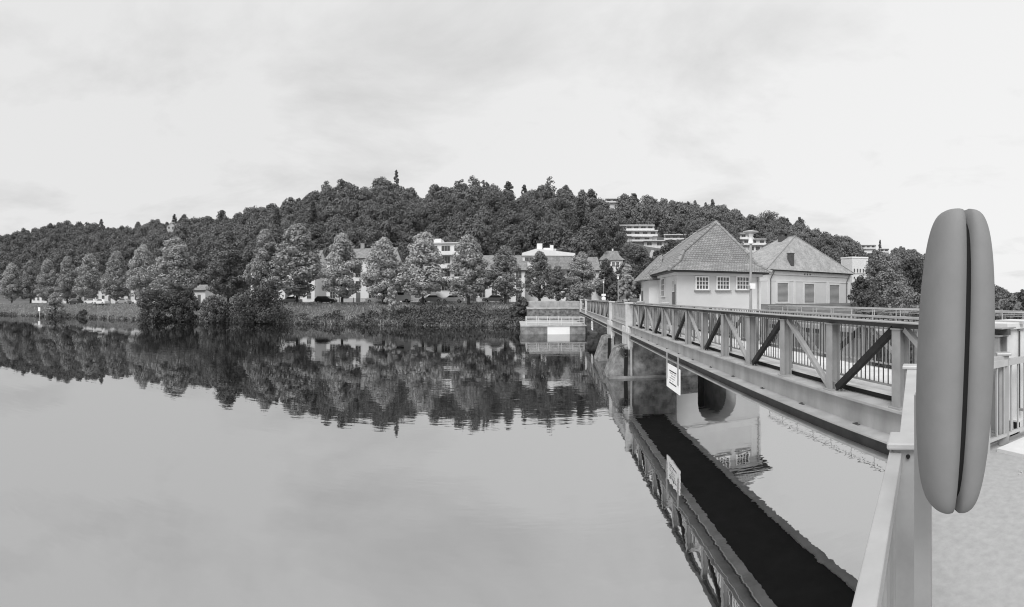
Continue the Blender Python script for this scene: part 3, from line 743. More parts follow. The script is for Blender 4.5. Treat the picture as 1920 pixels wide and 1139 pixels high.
# ---------------------------------------------------------------- vehicles parked on the road
def car(m_, wagon=0):
    e = empty('parked_car')
    prof = [(-2.1, .25), (-2.15, .62), (-1.95, .85), (-1.0, .95), (-.45, 1.42), (.95 + wagon * .6, 1.42), (1.7 + wagon * .25, .98), (2.1, .9), (2.15, .3)]
    b = MB(); n = len(prof)
    for s in (-.83, .83):
        for x, z in prof: b.v.append((x, s * (0.86 if z > 1.2 else 1), z))
    b.f.append(tuple(range(n))); b.f.append(tuple(range(2 * n - 1, n - 1, -1)))
    for i in range(n): j = (i + 1) % n; b.f.append((i, j, n + j, n + i))
    b.build('body', M[m_], e, bevel=.05)
    for s in (-1, 1):
        w = MB(); y0, y1 = s * .838, s * .745
        w.poly([(-.85, y0, 1.0), (.0, y0, 1.0), (.0, y1, 1.36), (-.42, y1, 1.36)]).poly([(0, y0, 1.0), (.08, y0, 1.0), (.08, y1, 1.36), (0, y1, 1.36)]).poly([(.08, y0, 1.0), (1.3 + wagon * .4, y0, 1.0), (.9 + wagon * .5, y1, 1.36), (.08, y1, 1.36)])
        w.build('side_window', M['glass'], e)
    MB().poly([(-1.02, -.7, .98), (-1.02, .7, .98), (-.5, .62, 1.38), (-.5, -.62, 1.38)]).build('windscreen', M['glass'], e)
    for x in (-1.35, 1.35):
        for s in (-1, 1):
            t = MB().tube((x, s * .68, .32), (x, s * .88, .32), .32, 16).build('wheel', M['tyre'], e); MB().tube((x, s * .87, .32), (x, s * .895, .32), .18, 12).build('rim', M['steel_pale'], t)
    for s in (-.6, .6): MB().b2(-2.16, -2.05, s - .15, s + .15, .62, .76).build('headlight', M['sign_white'], e)
    return e
def caravan():
    e = empty('parked_van')
    prof = [(-2.7, .35), (-2.75, 1.0), (-2.3, 1.2), (-1.9, 2.0), (-1.6, 2.35), (2.5, 2.4), (2.6, .35)]
    b = MB(); n = len(prof)
    for s in (-.98, .98):
        for x, z in prof: b.v.append((x, s, z))
    b.f.append(tuple(range(n))); b.f.append(tuple(range(2 * n - 1, n - 1, -1)))
    for i in range(n): j = (i + 1) % n; b.f.append((i, j, n + j, n + i))
    b.build('body', M['car_white'], e, bevel=.07)
    for s in (-1, 1): w = MB(); w.poly([(-2.1, s * .99, 1.3), (-1.2, s * .99, 1.3), (-1.2, s * .99, 2.0), (-1.8, s * .99, 2.0)]); w.build('side_window', M['glass'], e); w = MB(); w.poly([(-.4, s * .99, 1.45), (1.2, s * .99, 1.45), (1.2, s * .99, 1.95), (-.4, s * .99, 1.95)]); w.build('side_window', M['glass'], e)
    for x in (-1.8, 1.7):
        for s in (-1, 1): t = MB().tube((x, s * .75, .36), (x, s * 1.0, .36), .36, 16).build('wheel', M['tyre'], e); MB().tube((x, s * .99, .36), (x, s * 1.015, .36), .2, 12).build('rim', M['steel_pale'], t)
    return e
GC = 'vehicles parked along the far bank road'
for (x, mm, lab, wg, off) in ((142, 'car_black', 'black car parked under the fourth linden, left of the white cars', 0, 0), (172, 'car_white', 'white car under the peaked linden at the left', 1, .6), (190, 'car_white', 'white car right behind the other white one, nose to the right', 0, -1),
        (232, 'car_grey', 'grey car half hidden below the linden left of the dark bushes', 0, 0), (262, 'car_white', 'pale car partly behind the largest dark bush', 0, 0), (546, 'car_grey', 'grey car left of the tallest linden trunk, above the grassy gap', 0, 0),
        (611, 'car_black', 'black car before the white wall with tall windows', 1, 0), (708, 'car_white', 'white car left of the small young tree', 0, 0), (722, 'car_white', 'white car behind the trunk of the pale open linden', 1, 3), (810, 'car_grey', 'grey car below the broad linden, left of the low white one', 0, 0), (848, 'car_white', 'low white car right of the grey one near the tall linden trunk', 0, 0),
        (926, 'car_grey', 'grey car beneath the dark egg shaped linden', 0, 0)):
    Y = shore(pxY(x, 558, 86).x) + 15 + off; p = pxY(x, 558, Y); e = car(mm, wg); e.location = (p.x, Y, zt(p.x, Y) + .06); e.rotation_euler = (0, 0, PI if x % 2 else 0)
    tag(e, lab, 'car', GC)
e = caravan(); p = pxY(748, 558, 90); e.location = (p.x, 90, zt(p.x, 90) + .06); tag(e, 'white camper van parked right of the small young tree', 'van', GC)
e = caravan(); p = pxY(775, 558, 93.2); e.location = (p.x, 93.2, zt(p.x, 93.2) + .06); tag(e, 'white van behind the broad linden trunk, right of the camper', 'van', GC)

# ---------------------------------------------------------------- buildings on the hill
def hill_villa():
    d = 150; P = px(1146, 558, d); z0 = zt(P.x, P.y) - 1; zz = lambda y: EYE + (HY - y) / F * d - z0; w = 50 / F * d
    e = empty('villa', (P.x, P.y, z0), -R(11.8), 'pale villa with a broken hipped roof standing above the avenue', 'house')
    MB().b2(-w / 2 + .5, w / 2 - .5, 0, 7, 0, zz(487)).build('wall', M['wall2'], e)
    r = MB(); a = w / 2 + .1; h1, h2, h3 = zz(488), zz(479), zz(469)
    for lv in (((a, -.5, 7.6, h1), (a - 1.6, .9, 6.2, h2)), ((a - 1.6, .9, 6.2, h2), (a - 2.3, 2.8, 4.2, h3))):
        (A, f0, b0, z_0), (B, f1, b1, z_1) = lv
        c0 = [(-A, f0, z_0), (A, f0, z_0), (A, b0, z_0), (-A, b0, z_0)]; c1 = [(-B, f1, z_1), (B, f1, z_1), (B, b1, z_1), (-B, b1, z_1)]
        for i in range(4): j = (i + 1) % 4; r.poly([c0[i], c0[j], c1[j], c1[i]])
        if z_1 == h3: r.poly(c1)
    ro = r.build('roof', M['tile_grey'], e, roofuv=True)
    MB().b2(.2, .7, 3.2, 3.7, h3 - .3, h3 + .7).build('chimney', M['wall2'], ro)
    for X in (-2, -.7, .7, 2.0): add_window(e, X, 0, zz(500), .8, 1.4, bars=(2, 2))
hill_villa()
def stepped_flats(name, rows, d0, label, wallm='wall2', step=4.0):
    """rows: (x0, x1, y_top, y_bottom) from the lowest to the highest"""
    xm = sum(r[0] + r[1] for r in rows) / 2 / len(rows); P = px(xm, 558, d0); th = math.atan2(P.x, P.y); z0 = zt(P.x, P.y) - 6
    e = empty(name, (P.x, P.y, z0), -th, label, 'building')
    for i, (a, b, yt, yb) in enumerate(rows):
        d = d0 + i * step; zt_, zb = EYE + (HY - yt) / F * d - z0, EYE + (HY - yb) / F * d - z0; x0, x1 = (a - xm) / F * d, (b - xm) / F * d; y0 = i * step; H = zt_ - zb
        lo = 0 if i == 0 else zb - 3
        MB().b2(x0, x1, y0 + 1.2, y0 + 11, lo, zt_).build('storey', M[wallm], e)
        MB().b2(x0 - .4, x1 + .4, y0 - .2, y0 + 11.2, zt_, zt_ + .35).build('roof_slab', M['concrete_pale'], e)
        MB().b2(x0 - .3, x1 + .3, y0 - .2, y0, zb, zb + H * .38).b2(x0 - .3, x1 + .3, y0, y0 + 1.2, zb - .1, zb + .1).build('balcony', M['concrete_pale'], e)
        n = max(1, int((x1 - x0) / 3.2))
        for k in range(n): add_window(e, x0 + (x1 - x0) * (k + .5) / n, y0 + 1.2, zb + H * .35, 2.2, H * .5, bars=(2, 1))
    return e
stepped_flats('terraced_flats', [(1208, 1246, 452, 466), (1186, 1222, 444, 453), (1172, 1232, 433, 443), (1160, 1226, 423, 432)], 222, 'terraced flats stepping up the wooded slope left of the tiled roof', 'concrete_pale', 4)
stepped_flats('long_roof_house', [(1246, 1286, 441, 450)], 222, 'low house with long pale roof edge between the flats and the tiled roof', 'concrete')
stepped_flats('white_flats', [(1404, 1438, 460, 476), (1392, 1436, 449, 460), (1388, 1412, 438, 449), ], 260, 'white block of flats with balconies behind the mushroom lamp', 'wall2', 2.5)
stepped_flats('ridge_building', [(1136, 1158, 373, 380)], 318, 'flat pale building on the skyline right of the hilltop', 'concrete_pale')
stepped_flats('ridge_house', [(1614, 1642, 460, 467)], 400, 'pale flat house on the right ridge, left of the tiny conifer', 'wall2')
stepped_flats('ridge_house', [(1650, 1666, 467, 474)], 390, 'small white house on the right ridge below the tiny conifer', 'wall2')
def left_house():
    d = 430; P = px(321, 558, d); z0 = zt(P.x, P.y) - 3; zz = lambda y: EYE + (HY - y) / F * d - z0; w = 17 / F * d
    e = empty('ridge_cottage', (P.x, P.y, z0), R(40), 'small white gabled house alone on the left ridge', 'house')
    MB().b2(-w / 2, w / 2, 0, 8, 0, zz(424)).build('wall', M['wall2'], e)
    MB().poly([(-w / 2, .01, zz(424)), (w / 2, .01, zz(424)), (0, .01, zz(417))]).build('gable', M['wall2'], e)
    MB().slab([(-w / 2 - .4, -.4, zz(425)), (0, -.4, zz(417)), (0, 8, zz(417)), (-w / 2 - .4, 8, zz(425))], .2).slab([(w / 2 + .4, -.4, zz(425)), (0, -.4, zz(417)), (0, 8, zz(417)), (w / 2 + .4, 8, zz(425))], .2).build('roof', M['tile_grey'], e, roofuv=True)
    for X in (-2, 1.5): add_window(e, X, 0, zz(429), 1.3, 1.6)
left_house()
def concrete_block():
    d = 190; P = px(1604, 558, d); th = math.atan2(P.x, P.y); z0 = zt(P.x, P.y) - 1; zz = lambda y: EYE + (HY - y) / F * d - z0; k = d / F
    e = empty('tower_block', (P.x, P.y, z0), -th, 'pale square concrete block with a row of small windows under its blank top storey', 'building')
    poly = [(-28 * k, 4), (-6 * k, 0), (24 * k, 2.2), (24 * k, 12), (-28 * k, 12)]
    MB().prism(poly, 0, zz(484)).build('wall', M['concrete_pale'], e)
    MB().prism([(x * 1.02, y * 1.02 - .2) for x, y in poly], zz(484), zz(481.5)).build('parapet', M['wall2'], e)
    MB().prism([(x * 1.01, y * 1.01 - .1) for x, y in poly], zz(514), zz(512.5)).build('cornice', M['concrete'], e)
    for ya, yb in ((504, 511), (519, 523), (529, 534), (540, 545)):
        for X in (-2, 4, 9, 15, 20):
            xx = X * k; yy = 2.2 * (X + 6) / 30
            add_window(e, xx, yy - .03, zz(yb), 2.4 * k, zz(ya) - zz(yb), face=float(math.atan2(2.2, 30 * k)))
        for X in (-24, -14):
            xx = X * k; yy = 4 + (X + 28) / 22 * -4
            add_window(e, xx, yy - .03, zz(yb), 2.4 * k, zz(ya) - zz(yb), face=float(-math.atan2(4, 22 * k)))
    MB().tube((0, 6, zz(484)), (0, 6, zz(476)), .08, 6).build('antenna', M['steel_pale'], e)
concrete_block()
# bright steep lane climbing the slope
lane = [(1206, 527, 118), (1209, 515, 124), (1207, 505, 132), (1212, 494, 140), (1220, 482, 150), (1224, 471, 160)]
m = MB(); LP_ = []
for i, (x, y, d) in enumerate(lane):
    w = (7, 9, 9, 8, 7, 5)[i]; d = solve_d(x, y, 100) or d
    for k in (-.5, .5):
        p = px(x + w * k, y, d); LP_.append(Vector((p.x, p.y, zt(p.x, p.y) + .25)))
for i in range(0, len(LP_) - 2, 2): m.poly([LP_[i], LP_[i + 1], LP_[i + 3], LP_[i + 2]])
tag(m.build('path', M['asphalt']), kind='structure')

# ---------------------------------------------------------------- bridge (local x = distance to the right, local y = along the deck)
BR = -R(4.43)
br = empty('footbridge', (0, 0, 0), BR, 'long steel truss footbridge with pale stone pillars crossing the river', 'bridge')
def bw_(L, t, z): return Vector((L * math.cos(BR) - t * math.sin(BR), L * math.sin(BR) + t * math.cos(BR), z))
zT, zF, zD = EYE - .345, EYE - 1.55, EYE - 1.46     # chord top, girder top flange, deck
T0, T1, T2, T3, T4 = 3.2, 26.6, 34.0, 57.0, 67.0
LO = 4.5
def seg(a, b, far=False):
    n = round((b - a) / 1.69)
# near girder, one span at a time
for (a, b) in ((T0, T1), (T1, T2), (T2, T3), (T3, T4)):
    g = MB().b2(LO - .02, LO + .02, a, b, EYE - 1.96, EYE - 1.585)          # web
    g.b2(4.34, 4.66, a, b, EYE - 1.585, zF); g.b2(4.2, 4.62, a, b, EYE - 1.985, EYE - 1.96)
    k = a + .8
    while k < b: g.b2(4.36, 4.48, k, k + .012, EYE - 1.96, EYE - 1.80) if False else None; k += 1.69
    g.build('girder', M['girder'], br)
    MB().b2(4.46, 4.5, a, b, EYE - 2.26, EYE - 1.985).build('lower_web', M['steel_dark'], br)  # dark colour paints the shadow below the protruding flange
    MB().b2(4.33, 4.6, a, b, EYE - 2.30, EYE - 2.26).build('bottom_flange', M['girder'], br)
    MB().b2(6.43, 6.47, a, b, EYE - 2.26, EYE - 1.585).b2(6.34, 6.6, a, b, EYE - 2.30, EYE - 2.26).b2(6.39, 6.6, a, b, EYE - 1.585, zF).build('far_girder', M['girder'], br)
    d = MB().b2(4.721, 6.385, a, b, zD - .14, zD).b2(4.69, 4.7205, a, b, zD - .014, zD + .006); d.build('deck', M['deck'], br)
    MB().b2(4.70, 4.72, a, b, zF + .001, zD - .015).build('deck_edge', M['under_shade'], br)  # shadow in the gap between deck and girder painted as near-black
    MB().b2(4.53, 6.42, a, b, EYE - 2.24, EYE - 2.2).build('under_shade', M['under_shade'], br)  # added plate, its near-black colour paints the underside shade
# small drain stubs on the girder flange
stub = MB().b2(-.02, .03, -.07, .07, 0, .012).b2(-.01, .02, -.015, .015, .012, .03).build('flange_bolt', M['steel_dark'], br)
first = True
for k in range(14):
    o_ = stub if k == 0 else stub.copy()
    if k: C.objects.link(o_); o_.parent = br
    o_.location = (4.42, 4.3 + k * 1.69 * 1.0, EYE - 1.96)
# H-section posts and diagonals
def post_mb():
    return MB().b2(-.085, .085, -.085, -.068, 0, 1).b2(-.085, .085, .068, .085, 0, 1).b2(-.008, .008, -.068, .068, 0, 1)
hp = zT - .086 - zF
pm = MB().b2(-.085, -.07, -.085, .085, 0, hp).b2(.07, .085, -.085, .085, 0, hp).b2(-.07, .07, -.008, .008, 0, hp).b2(-.12, .12, -.12, .12, .001, .02).b2(-.1, .1, -.1, .1, hp - .02, hp - .001)
p0 = pm.build('post', M['steel'], br)
def truss(a, b, L, m='steel', n0=0, ztop=None):
    global p0
    ztop = ztop or zT
    n = round((b - a) / 1.69); st = (b - a) / n
    for k in range(n + 1):
        t = a + k * st
        o_ = p0.copy(); C.objects.link(o_); o_.parent = br; o_.location = (L, t, zF); o_.scale = (1, 1, (ztop - .086 - zF) / hp)
        if (k + n0) % 2 == 1:      # bottom node: two diagonals fan upwards
            g = MB().b2(L - .012, L + .012, t - .2, t + .2, zF, zF + .14).b2(L - .035, L + .035, t - .16, t - .12, zF + .03, zF + .07).b2(L - .035, L + .035, t + .12, t + .16, zF + .03, zF + .07)
            g.build('gusset', M['steel'], br)
            for s in (-1, 1):
                if 0 <= k + s <= n:
                    MB().bar((L, t + s * .14, zF + .06), (L, t + s * (st - .12), ztop - .10), .1 if s < 0 else .07, .085, up=(1, 0, 0)).build('diagonal', M['brace_shaded' if s < 0 else 'brace'], br)  # diagonals leaning one way get the painted-in shade
truss(3.37, 3.37 + 1.69 * 13, LO, n0=1)
truss(T2 + .6, T3 - .6, LO, n0=1)
truss(3.37, 3.37 + 1.69 * 13, 6.5, n0=1, ztop=EYE - .56)
truss(T2 + .6, T3 - .6, 6.5, n0=1, ztop=EYE - .56)
bpy.data.objects.remove(p0)
for a, b in ((T0, T1 - .2), (T2 + .2, T3 - .2), (T3 + .2, T4)):
    MB().b2(LO - .14, LO + .14, a, b, zT - .014, zT).build('top_flange', M['steel'], br)
    MB().b2(LO - .03, LO + .03, a, b, zT - .085, zT - .0145).build('top_chord', M['steel_dark'], br)  # web coloured dark for the shade under its top flange
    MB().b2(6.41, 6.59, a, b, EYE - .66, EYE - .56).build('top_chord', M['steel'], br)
# inner balustrade: handrail, bottom rail, bars, stanchions
for L, hz in ((4.80, EYE - .285), (6.30, EYE - .50)):
    for a, b in ((T0, T1 - .2), (T1 + .2, T2 - .2), (T2 + .2, T3 - .2), (T3 + .2, T4)):
        MB().b2(L - .03, L + .03, a, b, hz - .035, hz).build('handrail', M['rail'], br)
        MB().b2(L - .02, L + .02, a, b, zD + .10, zD + .13).b2(L - .012, L + .012, a, b, hz - .12, hz - .1).build('bottom_rail', M['steel'], br)
        bs = MB(); t = a + .06
        while t < b:
            bs.b2(L - .007, L + .007, t - .007, t + .007, zD + .13, hz - .035); t += .115 if t < 34 else .16
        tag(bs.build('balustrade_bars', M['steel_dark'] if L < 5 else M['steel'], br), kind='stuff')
        t = a + .5
        while t < b:
            MB().b2(L - .02, L + .02, t - .03, t + .03, zD, hz - .035).build('stanchion', M['steel'], br); t += 1.69 * (1 if t < 30 else 2)
# pale pillars on the deck line
for t, w in ((T1, .36), (T2, .34), (T3, .34), (T4, .34)):
    for L in (4.42, 6.5):
        MB().b2(L - w / 2, L + w / 2, t - w / 2, t + w / 2, zD - .5 , EYE - .36).b2(L - w / 2 - .04, L + w / 2 + .04, t - w / 2 - .04, t + w / 2 + .04, EYE - .36, EYE - .27).build('pillar', M['stone_pale'], br, bevel=.015)
# the outer bar screen between the two middle pillars
bs = MB(); t = T1 + .3
while t < T2 - .2: bs.b2(4.40, 4.44, t - .02, t + .02, zF, zT - .02); t += .42
bs.b2(4.38, 4.46, T1 + .18, T2 - .17, zT - .06, zT - .02).build('outer_screen', M['steel'], br)

# piers
def pier(t0, t1, L0, L1, lab, nose=1.0):
    e = empty('bridge_pier', bw_(0, 0, 0), BR, lab, 'pier', 'stone piers under the footbridge')
    top = EYE - 2.32
    m = MB().b2(L0, L1, t0, t1, -1.0, top); m.build('shaft', M['stone'], e, bevel=.03)
    # battered upstream nose, wider at the foot
    tm = (t0 + t1) / 2; b = MB()
    lo = [(L0, t0 - .12), (L0 - nose, t0 + .0), (L0 - nose - .25, tm), (L0 - nose, t1 - .0), (L0, t1 + .12)]; hi = [(L0, t0), (L0 - nose * .62, t0 + .25), (L0 - nose * .75, tm), (L0 - nose * .62, t1 - .25), (L0, t1)]
    n = 5; b.v = [(x, y, -1) for x, y in lo] + [(x, y, .12) for x, y in lo] + [(x, y, 1.62) for x, y in hi] + [(L0, t0 + .1, 1.95), (L0, t1 - .1, 1.95)]
    for r_ in (0, n):
        for i in range(n - 1): b.f.append((r_ + i, r_ + i + 1, r_ + n + i + 1, r_ + n + i))
    b.f.append((10, 11, 12, 13, 14, 16, 15)); b.f.append((0, 5, 10, 15, 16, 14, 9, 4))
    b.build('cutwater', M['stone'], e, bevel=.08)
    
    MB().bar((L0 - .42, t0 - .10, .1), (L0 - .36, t0 + .07, 1.55), .2, .05, up=(0, 1, 0)).build('stop_log_slot', M['black'], e)
    MB().b2(L0 - .16, L0 - .06, t0 - .14, t0 + .1, .05, 1.7).build('slot_guide', M['concrete'], e)
    MB().b2(L0 - nose - .1, 6.95, t0 - .2, t0 - .11, -1, .13).build('footing', M['stone_mid'], e)
    MB().b2(L0 - .25, L0 + .1, t0 + .05, t1 - .05, 1.5, zF - .1).build('bracket_block', M['stone_pale'], e, bevel=.05)
    MB().b2(L0 + .1, L0 + .55, t0 + .1, t1 - .1, top + .001, zF - .1).build('bearing_block', M['stone_pale'], e)
    return e
pier(26.0, 28.4, 4.55, 7.2, 'nearer stone pier with slanted cutwater and dark slot', 1.25)
pier(33.4, 35.8, 4.55, 8.1, 'farther stone pier with slanted cutwater behind the nearer one', 1.1)
rg = np.random.default_rng(77); q = bw_(3.95, 26.0, 0)
cl = [(q.x + rg.normal() * .07, q.y + rg.normal() * .05, 1.2 + k * .05) for k in range(14)]
tag(obj('wall_plant', quads_mesh('wall_plant', leafcloud(rg, cl, [.13] * 16, 1500, .028, 1.0), M['leaf_dark'])), 'straggly dark plant growing on the cutwater of the nearer pier', 'plant')
e = empty('bridge_abutment', bw_(0, 0, 0), BR, 'dark concrete abutment where the footbridge meets the far bank', 'abutment')
MB().b2(4.25, 12, 58.6, 75, -1.5, EYE - 2.32).build('wall', M['stone'], e)
MB().b2(4.15, 12.1, 58.5, 75, EYE - 2.32, EYE - 1.99).build('cap', M['concrete'], e) if False else None
MB().b2(4.05, 4.25, 58.3, 58.6, -1, EYE - 2.33).build('guide_post', M['steel_pale'], e)

# warning boards hung from the girder
def board(t, w, lab):
    e = empty('warning_board', bw_(4.2, t, EYE - 2.33), BR, lab, 'sign', 'boards hanging from the footbridge')
    h = .83
    MB().b2(-.03, 0, -w / 2, w / 2, -.85, -.02).build('panel', M['sign_white'], e)
    for s in (-1, 1):
        MB().b2(-.07, -.032, s * (w / 2 - .12) - .04, s * (w / 2 - .12) + .04, -.55, .36).b2(-.07, .22, s * (w / 2 - .12) - .04, s * (w / 2 - .12) + .04, .36, .39).build('hanger', M['steel_pale'], e)
    x = -.034
    tx = MB().b2(x, x + .003, -w * .27, w * .27, -.24, -.20).b2(x, x + .003, -w * .27, w * .27, -.66, -.62); tx.build('black_bar', M['sign_black'], e)
    rd = random.Random(3); tx = MB()
    for r_ in range(4):
        y = -w * .26
        while y < w * .24:
            l = rd.uniform(.03, .12)
            if rd.random() < .8: tx.b2(x, x + .003, y, min(y + l, w * .27), -.31 - r_ * .085, -.275 - r_ * .085)
            y += l + .035
    tx.build('small_print', M['louver'], e)
board(15.95, 1.75, 'white warning board hanging on two straps under the near span')
board(47.0, 1.6, 'small far away board hanging under the distant span')

# ---------------------------------------------------------------- mushroom lamps on the bridge
def lamp(L, t, lab, H=3.95, z=None):
    P = bw_(L, t, zD if z is None else z)
    e = empty('street_lamp', P, 0, lab, 'lamp', 'mushroom lamps on the footbridge')
    MB().cone((0, 0, 0), (0, 0, H - .5), .055, .045, 12).cone((0, 0, 0), (0, 0, .25), .08, .08, 12).build('pole', M['steel'], e, smooth=False)
    MB().cone((0, 0, H - .5), (0, 0, H - .42), .1, .1, 14).cone((0, 0, H - .42), (0, 0, H - .14), .085, .085, 14).build('lamp_glass', M['sign_white'], e)
    d = MB().cone((0, 0, H - .14), (0, 0, H - .08), .1, .28, 24).cone((0, 0, H - .08), (0, 0, H - .05), .29, .29, 24).cone((0, 0, H - .05), (0, 0, H), .28, .06, 24); d.build('shade', M['rail'], e, smooth=False)
    return e
l1 = lamp(7.25, 16.35, 'nearest mushroom lamp, its pole before the right window of the tiled power house')
MB().b2(-.07, .16, -.07, -.05, 1.78, 1.98).build('sign_plate', M['sign_white'], l1)
MB().b2(-.16, -.06, -.07, -.03, 1.75, 1.9).build('junction_box', M['steel_pale'], l1)
lamp(7.4, 51.5, 'mushroom lamp before the pale drooping tree')
l3 = lamp(7.5, 66.5, 'farthest mushroom lamp with a round road sign, beside the gable house')
MB().cone((0, -.1, 1.3), (0, -.13, 1.3), .3, .3, 20).b2(-.3, .3, -.13, -.1, 1.65, 1.95).build('road_sign', M['sign_white'], l3)

# ---------------------------------------------------------------- power house with big tiles
def hw(L, t): v = bw_(L, t, 0); return (v.x, v.y)
def powerhouse():
    FL, FR = Vector((9.0, 25.3)), Vector((14.5, 25.75)); LB = Vector((10.2, 35.2)); RB = Vector((15.7, 35.6))
    ZE = EYE + 1.50
    e = empty('power_house', (FL.x, FL.y, 0), 0, 'cream power house with steep tiled roof standing in the river beside the bridge', 'house')
    O = Vector((FL.x, FL.y, 0))
    def L3(p, z): return (p[0] - O.x, p[1] - O.y, z)
    poly = [L3(FL, 0)[:2], L3(FR, 0)[:2], L3(RB, 0)[:2], L3(LB, 0)[:2]]
    # front wall below with a real arched outlet: wall pieces around the opening
    ax = Vector((FR - FL)).normalized(); wid = (FR - FL).length; nrm = Vector((ax.y, -ax.x))
    th = 1.2; a0, a1, zc = 1.3, 3.85, 1.6; r = (a1 - a0) / 2
    MB_ = MB()
    def fp(u, dpt, z): p = FL + ax * u - nrm * dpt; return (p.x - O.x, p.y - O.y, z)
    outer = [fp(0, 0, -1), fp(a0, 0, -1), fp(a0, 0, zc)] + [fp((a0 + a1) / 2 - r * math.cos(PI * i / 14), 0, zc + r * math.sin(PI * i / 14)) for i in range(1, 14)] + [fp(a1, 0, zc), fp(a1, 0, -1), fp(wid, 0, -1), fp(wid, 0, 2.95), fp(0, 0, 2.95)]
    inner = [fp(0, th, -1), fp(a0, th, -1), fp(a0, th, zc)] + [fp((a0 + a1) / 2 - r * math.cos(PI * i / 14), th, zc + r * math.sin(PI * i / 14)) for i in range(1, 14)] + [fp(a1, th, zc), fp(a1, th, -1), fp(wid, th, -1), fp(wid, th, 2.95), fp(0, th, 2.95)]
    n = len(outer); MB_.v = outer + inner
    # split the front in fan-free strips: use two n-gons via bmesh triangulation
    MB_.f = [tuple(range(n)), tuple(range(2 * n - 1, n - 1, -1))] + [(i, (i + 1) % n, n + (i + 1) % n, n + i) for i in range(n)]
    MB_.build('base_wall', M['wall'], e)
    for u0, u1 in ((0.0, a0 - .02), (a1 + .02, wid)):
        MB().prism([fp(u0, -.04, 0)[:2], fp(u1, -.04, 0)[:2], fp(u1, .02, 0)[:2], fp(u0, .02, 0)[:2]], -1, 1.0).build('stone_plinth', M['stone'], e)
    MB().poly([fp(a0 - .2, th + 3, -1), fp(a1 + .2, th + 3, -1), fp(a1 + .2, th + 3, 3), fp(a0 - .2, th + 3, 3)]).build('outlet_gate', M['steel_dark'], e)
    b = MB()
    q0, q1 = fp(0, th + .001, 0), fp(a0 - .05, th + .001, 0); r0 = L3(LB, 0); 
    b.prism([fp(0, th, 0)[:2], fp(a0 - .05, th, 0)[:2], fp(a0 - .05, 9.8, 0)[:2], L3(LB, 0)[:2]], -1, 2.95)
    b.prism([fp(a1 + .05, th, 0)[:2], fp(wid, th, 0)[:2], L3(RB, 0)[:2], fp(a1 + .05, 9.8, 0)[:2]], -1, 2.95)
    b.build('base', M['concrete'], e)
    wl = MB(); wl.prism(poly, 2.95, ZE - .25); wl.build('wall', M['wall'], e)
    def off(p, s): return p
    # plinth string and cornice
    def ring(name, z0, z1, o, m):
        c = (FL + FR + LB + RB) / 4; pp = []
        P = [FL, FR, RB, LB]
        for i in range(4):
            a = P[i - 1]; bb = P[i]; cc = P[(i + 1) % 4]; d1 = (bb - a).normalized(); d2 = (cc - bb).normalized(); n1 = Vector((d1.y, -d1.x)); n2 = Vector((d2.y, -d2.x)); k = (n1 + n2); k = k / k.length_squared * 2 * 1.0
            k = (n1 + n2) / (1 + n1.dot(n2)); q = bb + k * o; pp.append((q.x - O.x, q.y - O.y))
        return MB().prism(pp, z0, z1).build(name, M[m], e)
    ring('cornice', ZE - .25, ZE - .10, .16, 'trim'); ring('eave_board', ZE - .10, ZE - .02, .48, 'trim_dark'); ring('plinth', 2.951, 3.25, .05, 'trim')
    # roof: bell-cast hipped with a short ridge
    P = [FL, FR, RB, LB]; ov = .62
    def offs(o):
        pp = []
        for i in range(4):
            a = P[i - 1]; bb = P[i]; cc = P[(i + 1) % 4]; d1 = (bb - a).normalized(); d2 = (cc - bb).normalized(); n1 = Vector((d1.y, -d1.x)); n2 = Vector((d2.y, -d2.x)); k = (n1 + n2) / (1 + n1.dot(n2)); q = bb + k * o; pp.append(q)
        return pp
    r0 = offs(ov); r1 = offs(-.15); r2 = offs(-.55)
    zz0, zz1, zz2 = ZE, ZE + .52, ZE + 1.15
    A1 = Vector((12.55, 27.9)); A2 = Vector((13.2, 32.6)); ZR = EYE + 4.75
    rf = MB()
    for i in range(4):
        j = (i + 1) % 4
        rf.poly([L3(r0[i], zz0), L3(r0[j], zz0), L3(r1[j], zz1), L3(r1[i], zz1)]); rf.poly([L3(r1[i], zz1), L3(r1[j], zz1), L3(r2[j], zz2), L3(r2[i], zz2)])
    rf.poly([L3(r2[0], zz2), L3(r2[1], zz2), L3(A1, ZR)]); rf.poly([L3(r2[2], zz2), L3(r2[3], zz2), L3(A2, ZR)])
    rf.poly([L3(r2[1], zz2), L3(r2[2], zz2), L3(A2, ZR), L3(A1, ZR)]); rf.poly([L3(r2[3], zz2), L3(r2[0], zz2), L3(A1, ZR), L3(A2, ZR)])
    rf.poly([L3(p, zz0) for p in reversed(r0)])
    ro = rf.build('roof', M['tile'], e, roofuv=True)
    # hip and ridge tiles as short overlapping caps
    rt = MB()
    def caps(p, q):
        p, q = Vector(p), Vector(q); L = (q - p).length; n = max(1, int(L / .34)); 
        for k in range(n):
            a = p.lerp(q, k / n); b_ = p.lerp(q, (k + 1.08) / n); rt.cone(a + Vector((0, 0, .03)), b_ + Vector((0, 0, .0)), .11, .085, 8)
    for i in range(4):
        caps(L3(r0[i], zz0), L3(r1[i], zz1)); caps(L3(r1[i], zz1), L3(r2[i], zz2)); caps(L3(r2[i], zz2), L3(A1 if i < 2 else A2, ZR))
    caps(L3(A1, ZR), L3(A2, ZR)); rt.build('ridge_tiles', M['ridge'], ro)
    # annex on the bridge side
    lv = (LB - FL).normalized(); ln = Vector((-lv.y, lv.x))
    C0 = FL + lv * 5.6; 
    an = [C0, C0 + ln * .0 , C0 + ln * .55 + lv * .35, C0 + ln * .6 + lv * 3.6, C0 + lv * 4.2]; an = [C0, C0 + ln * .6 + lv * .3, C0 + ln * .62 + lv * 3.9, C0 + lv * 4.2]
    pa = [L3(p, 0)[:2] for p in an]
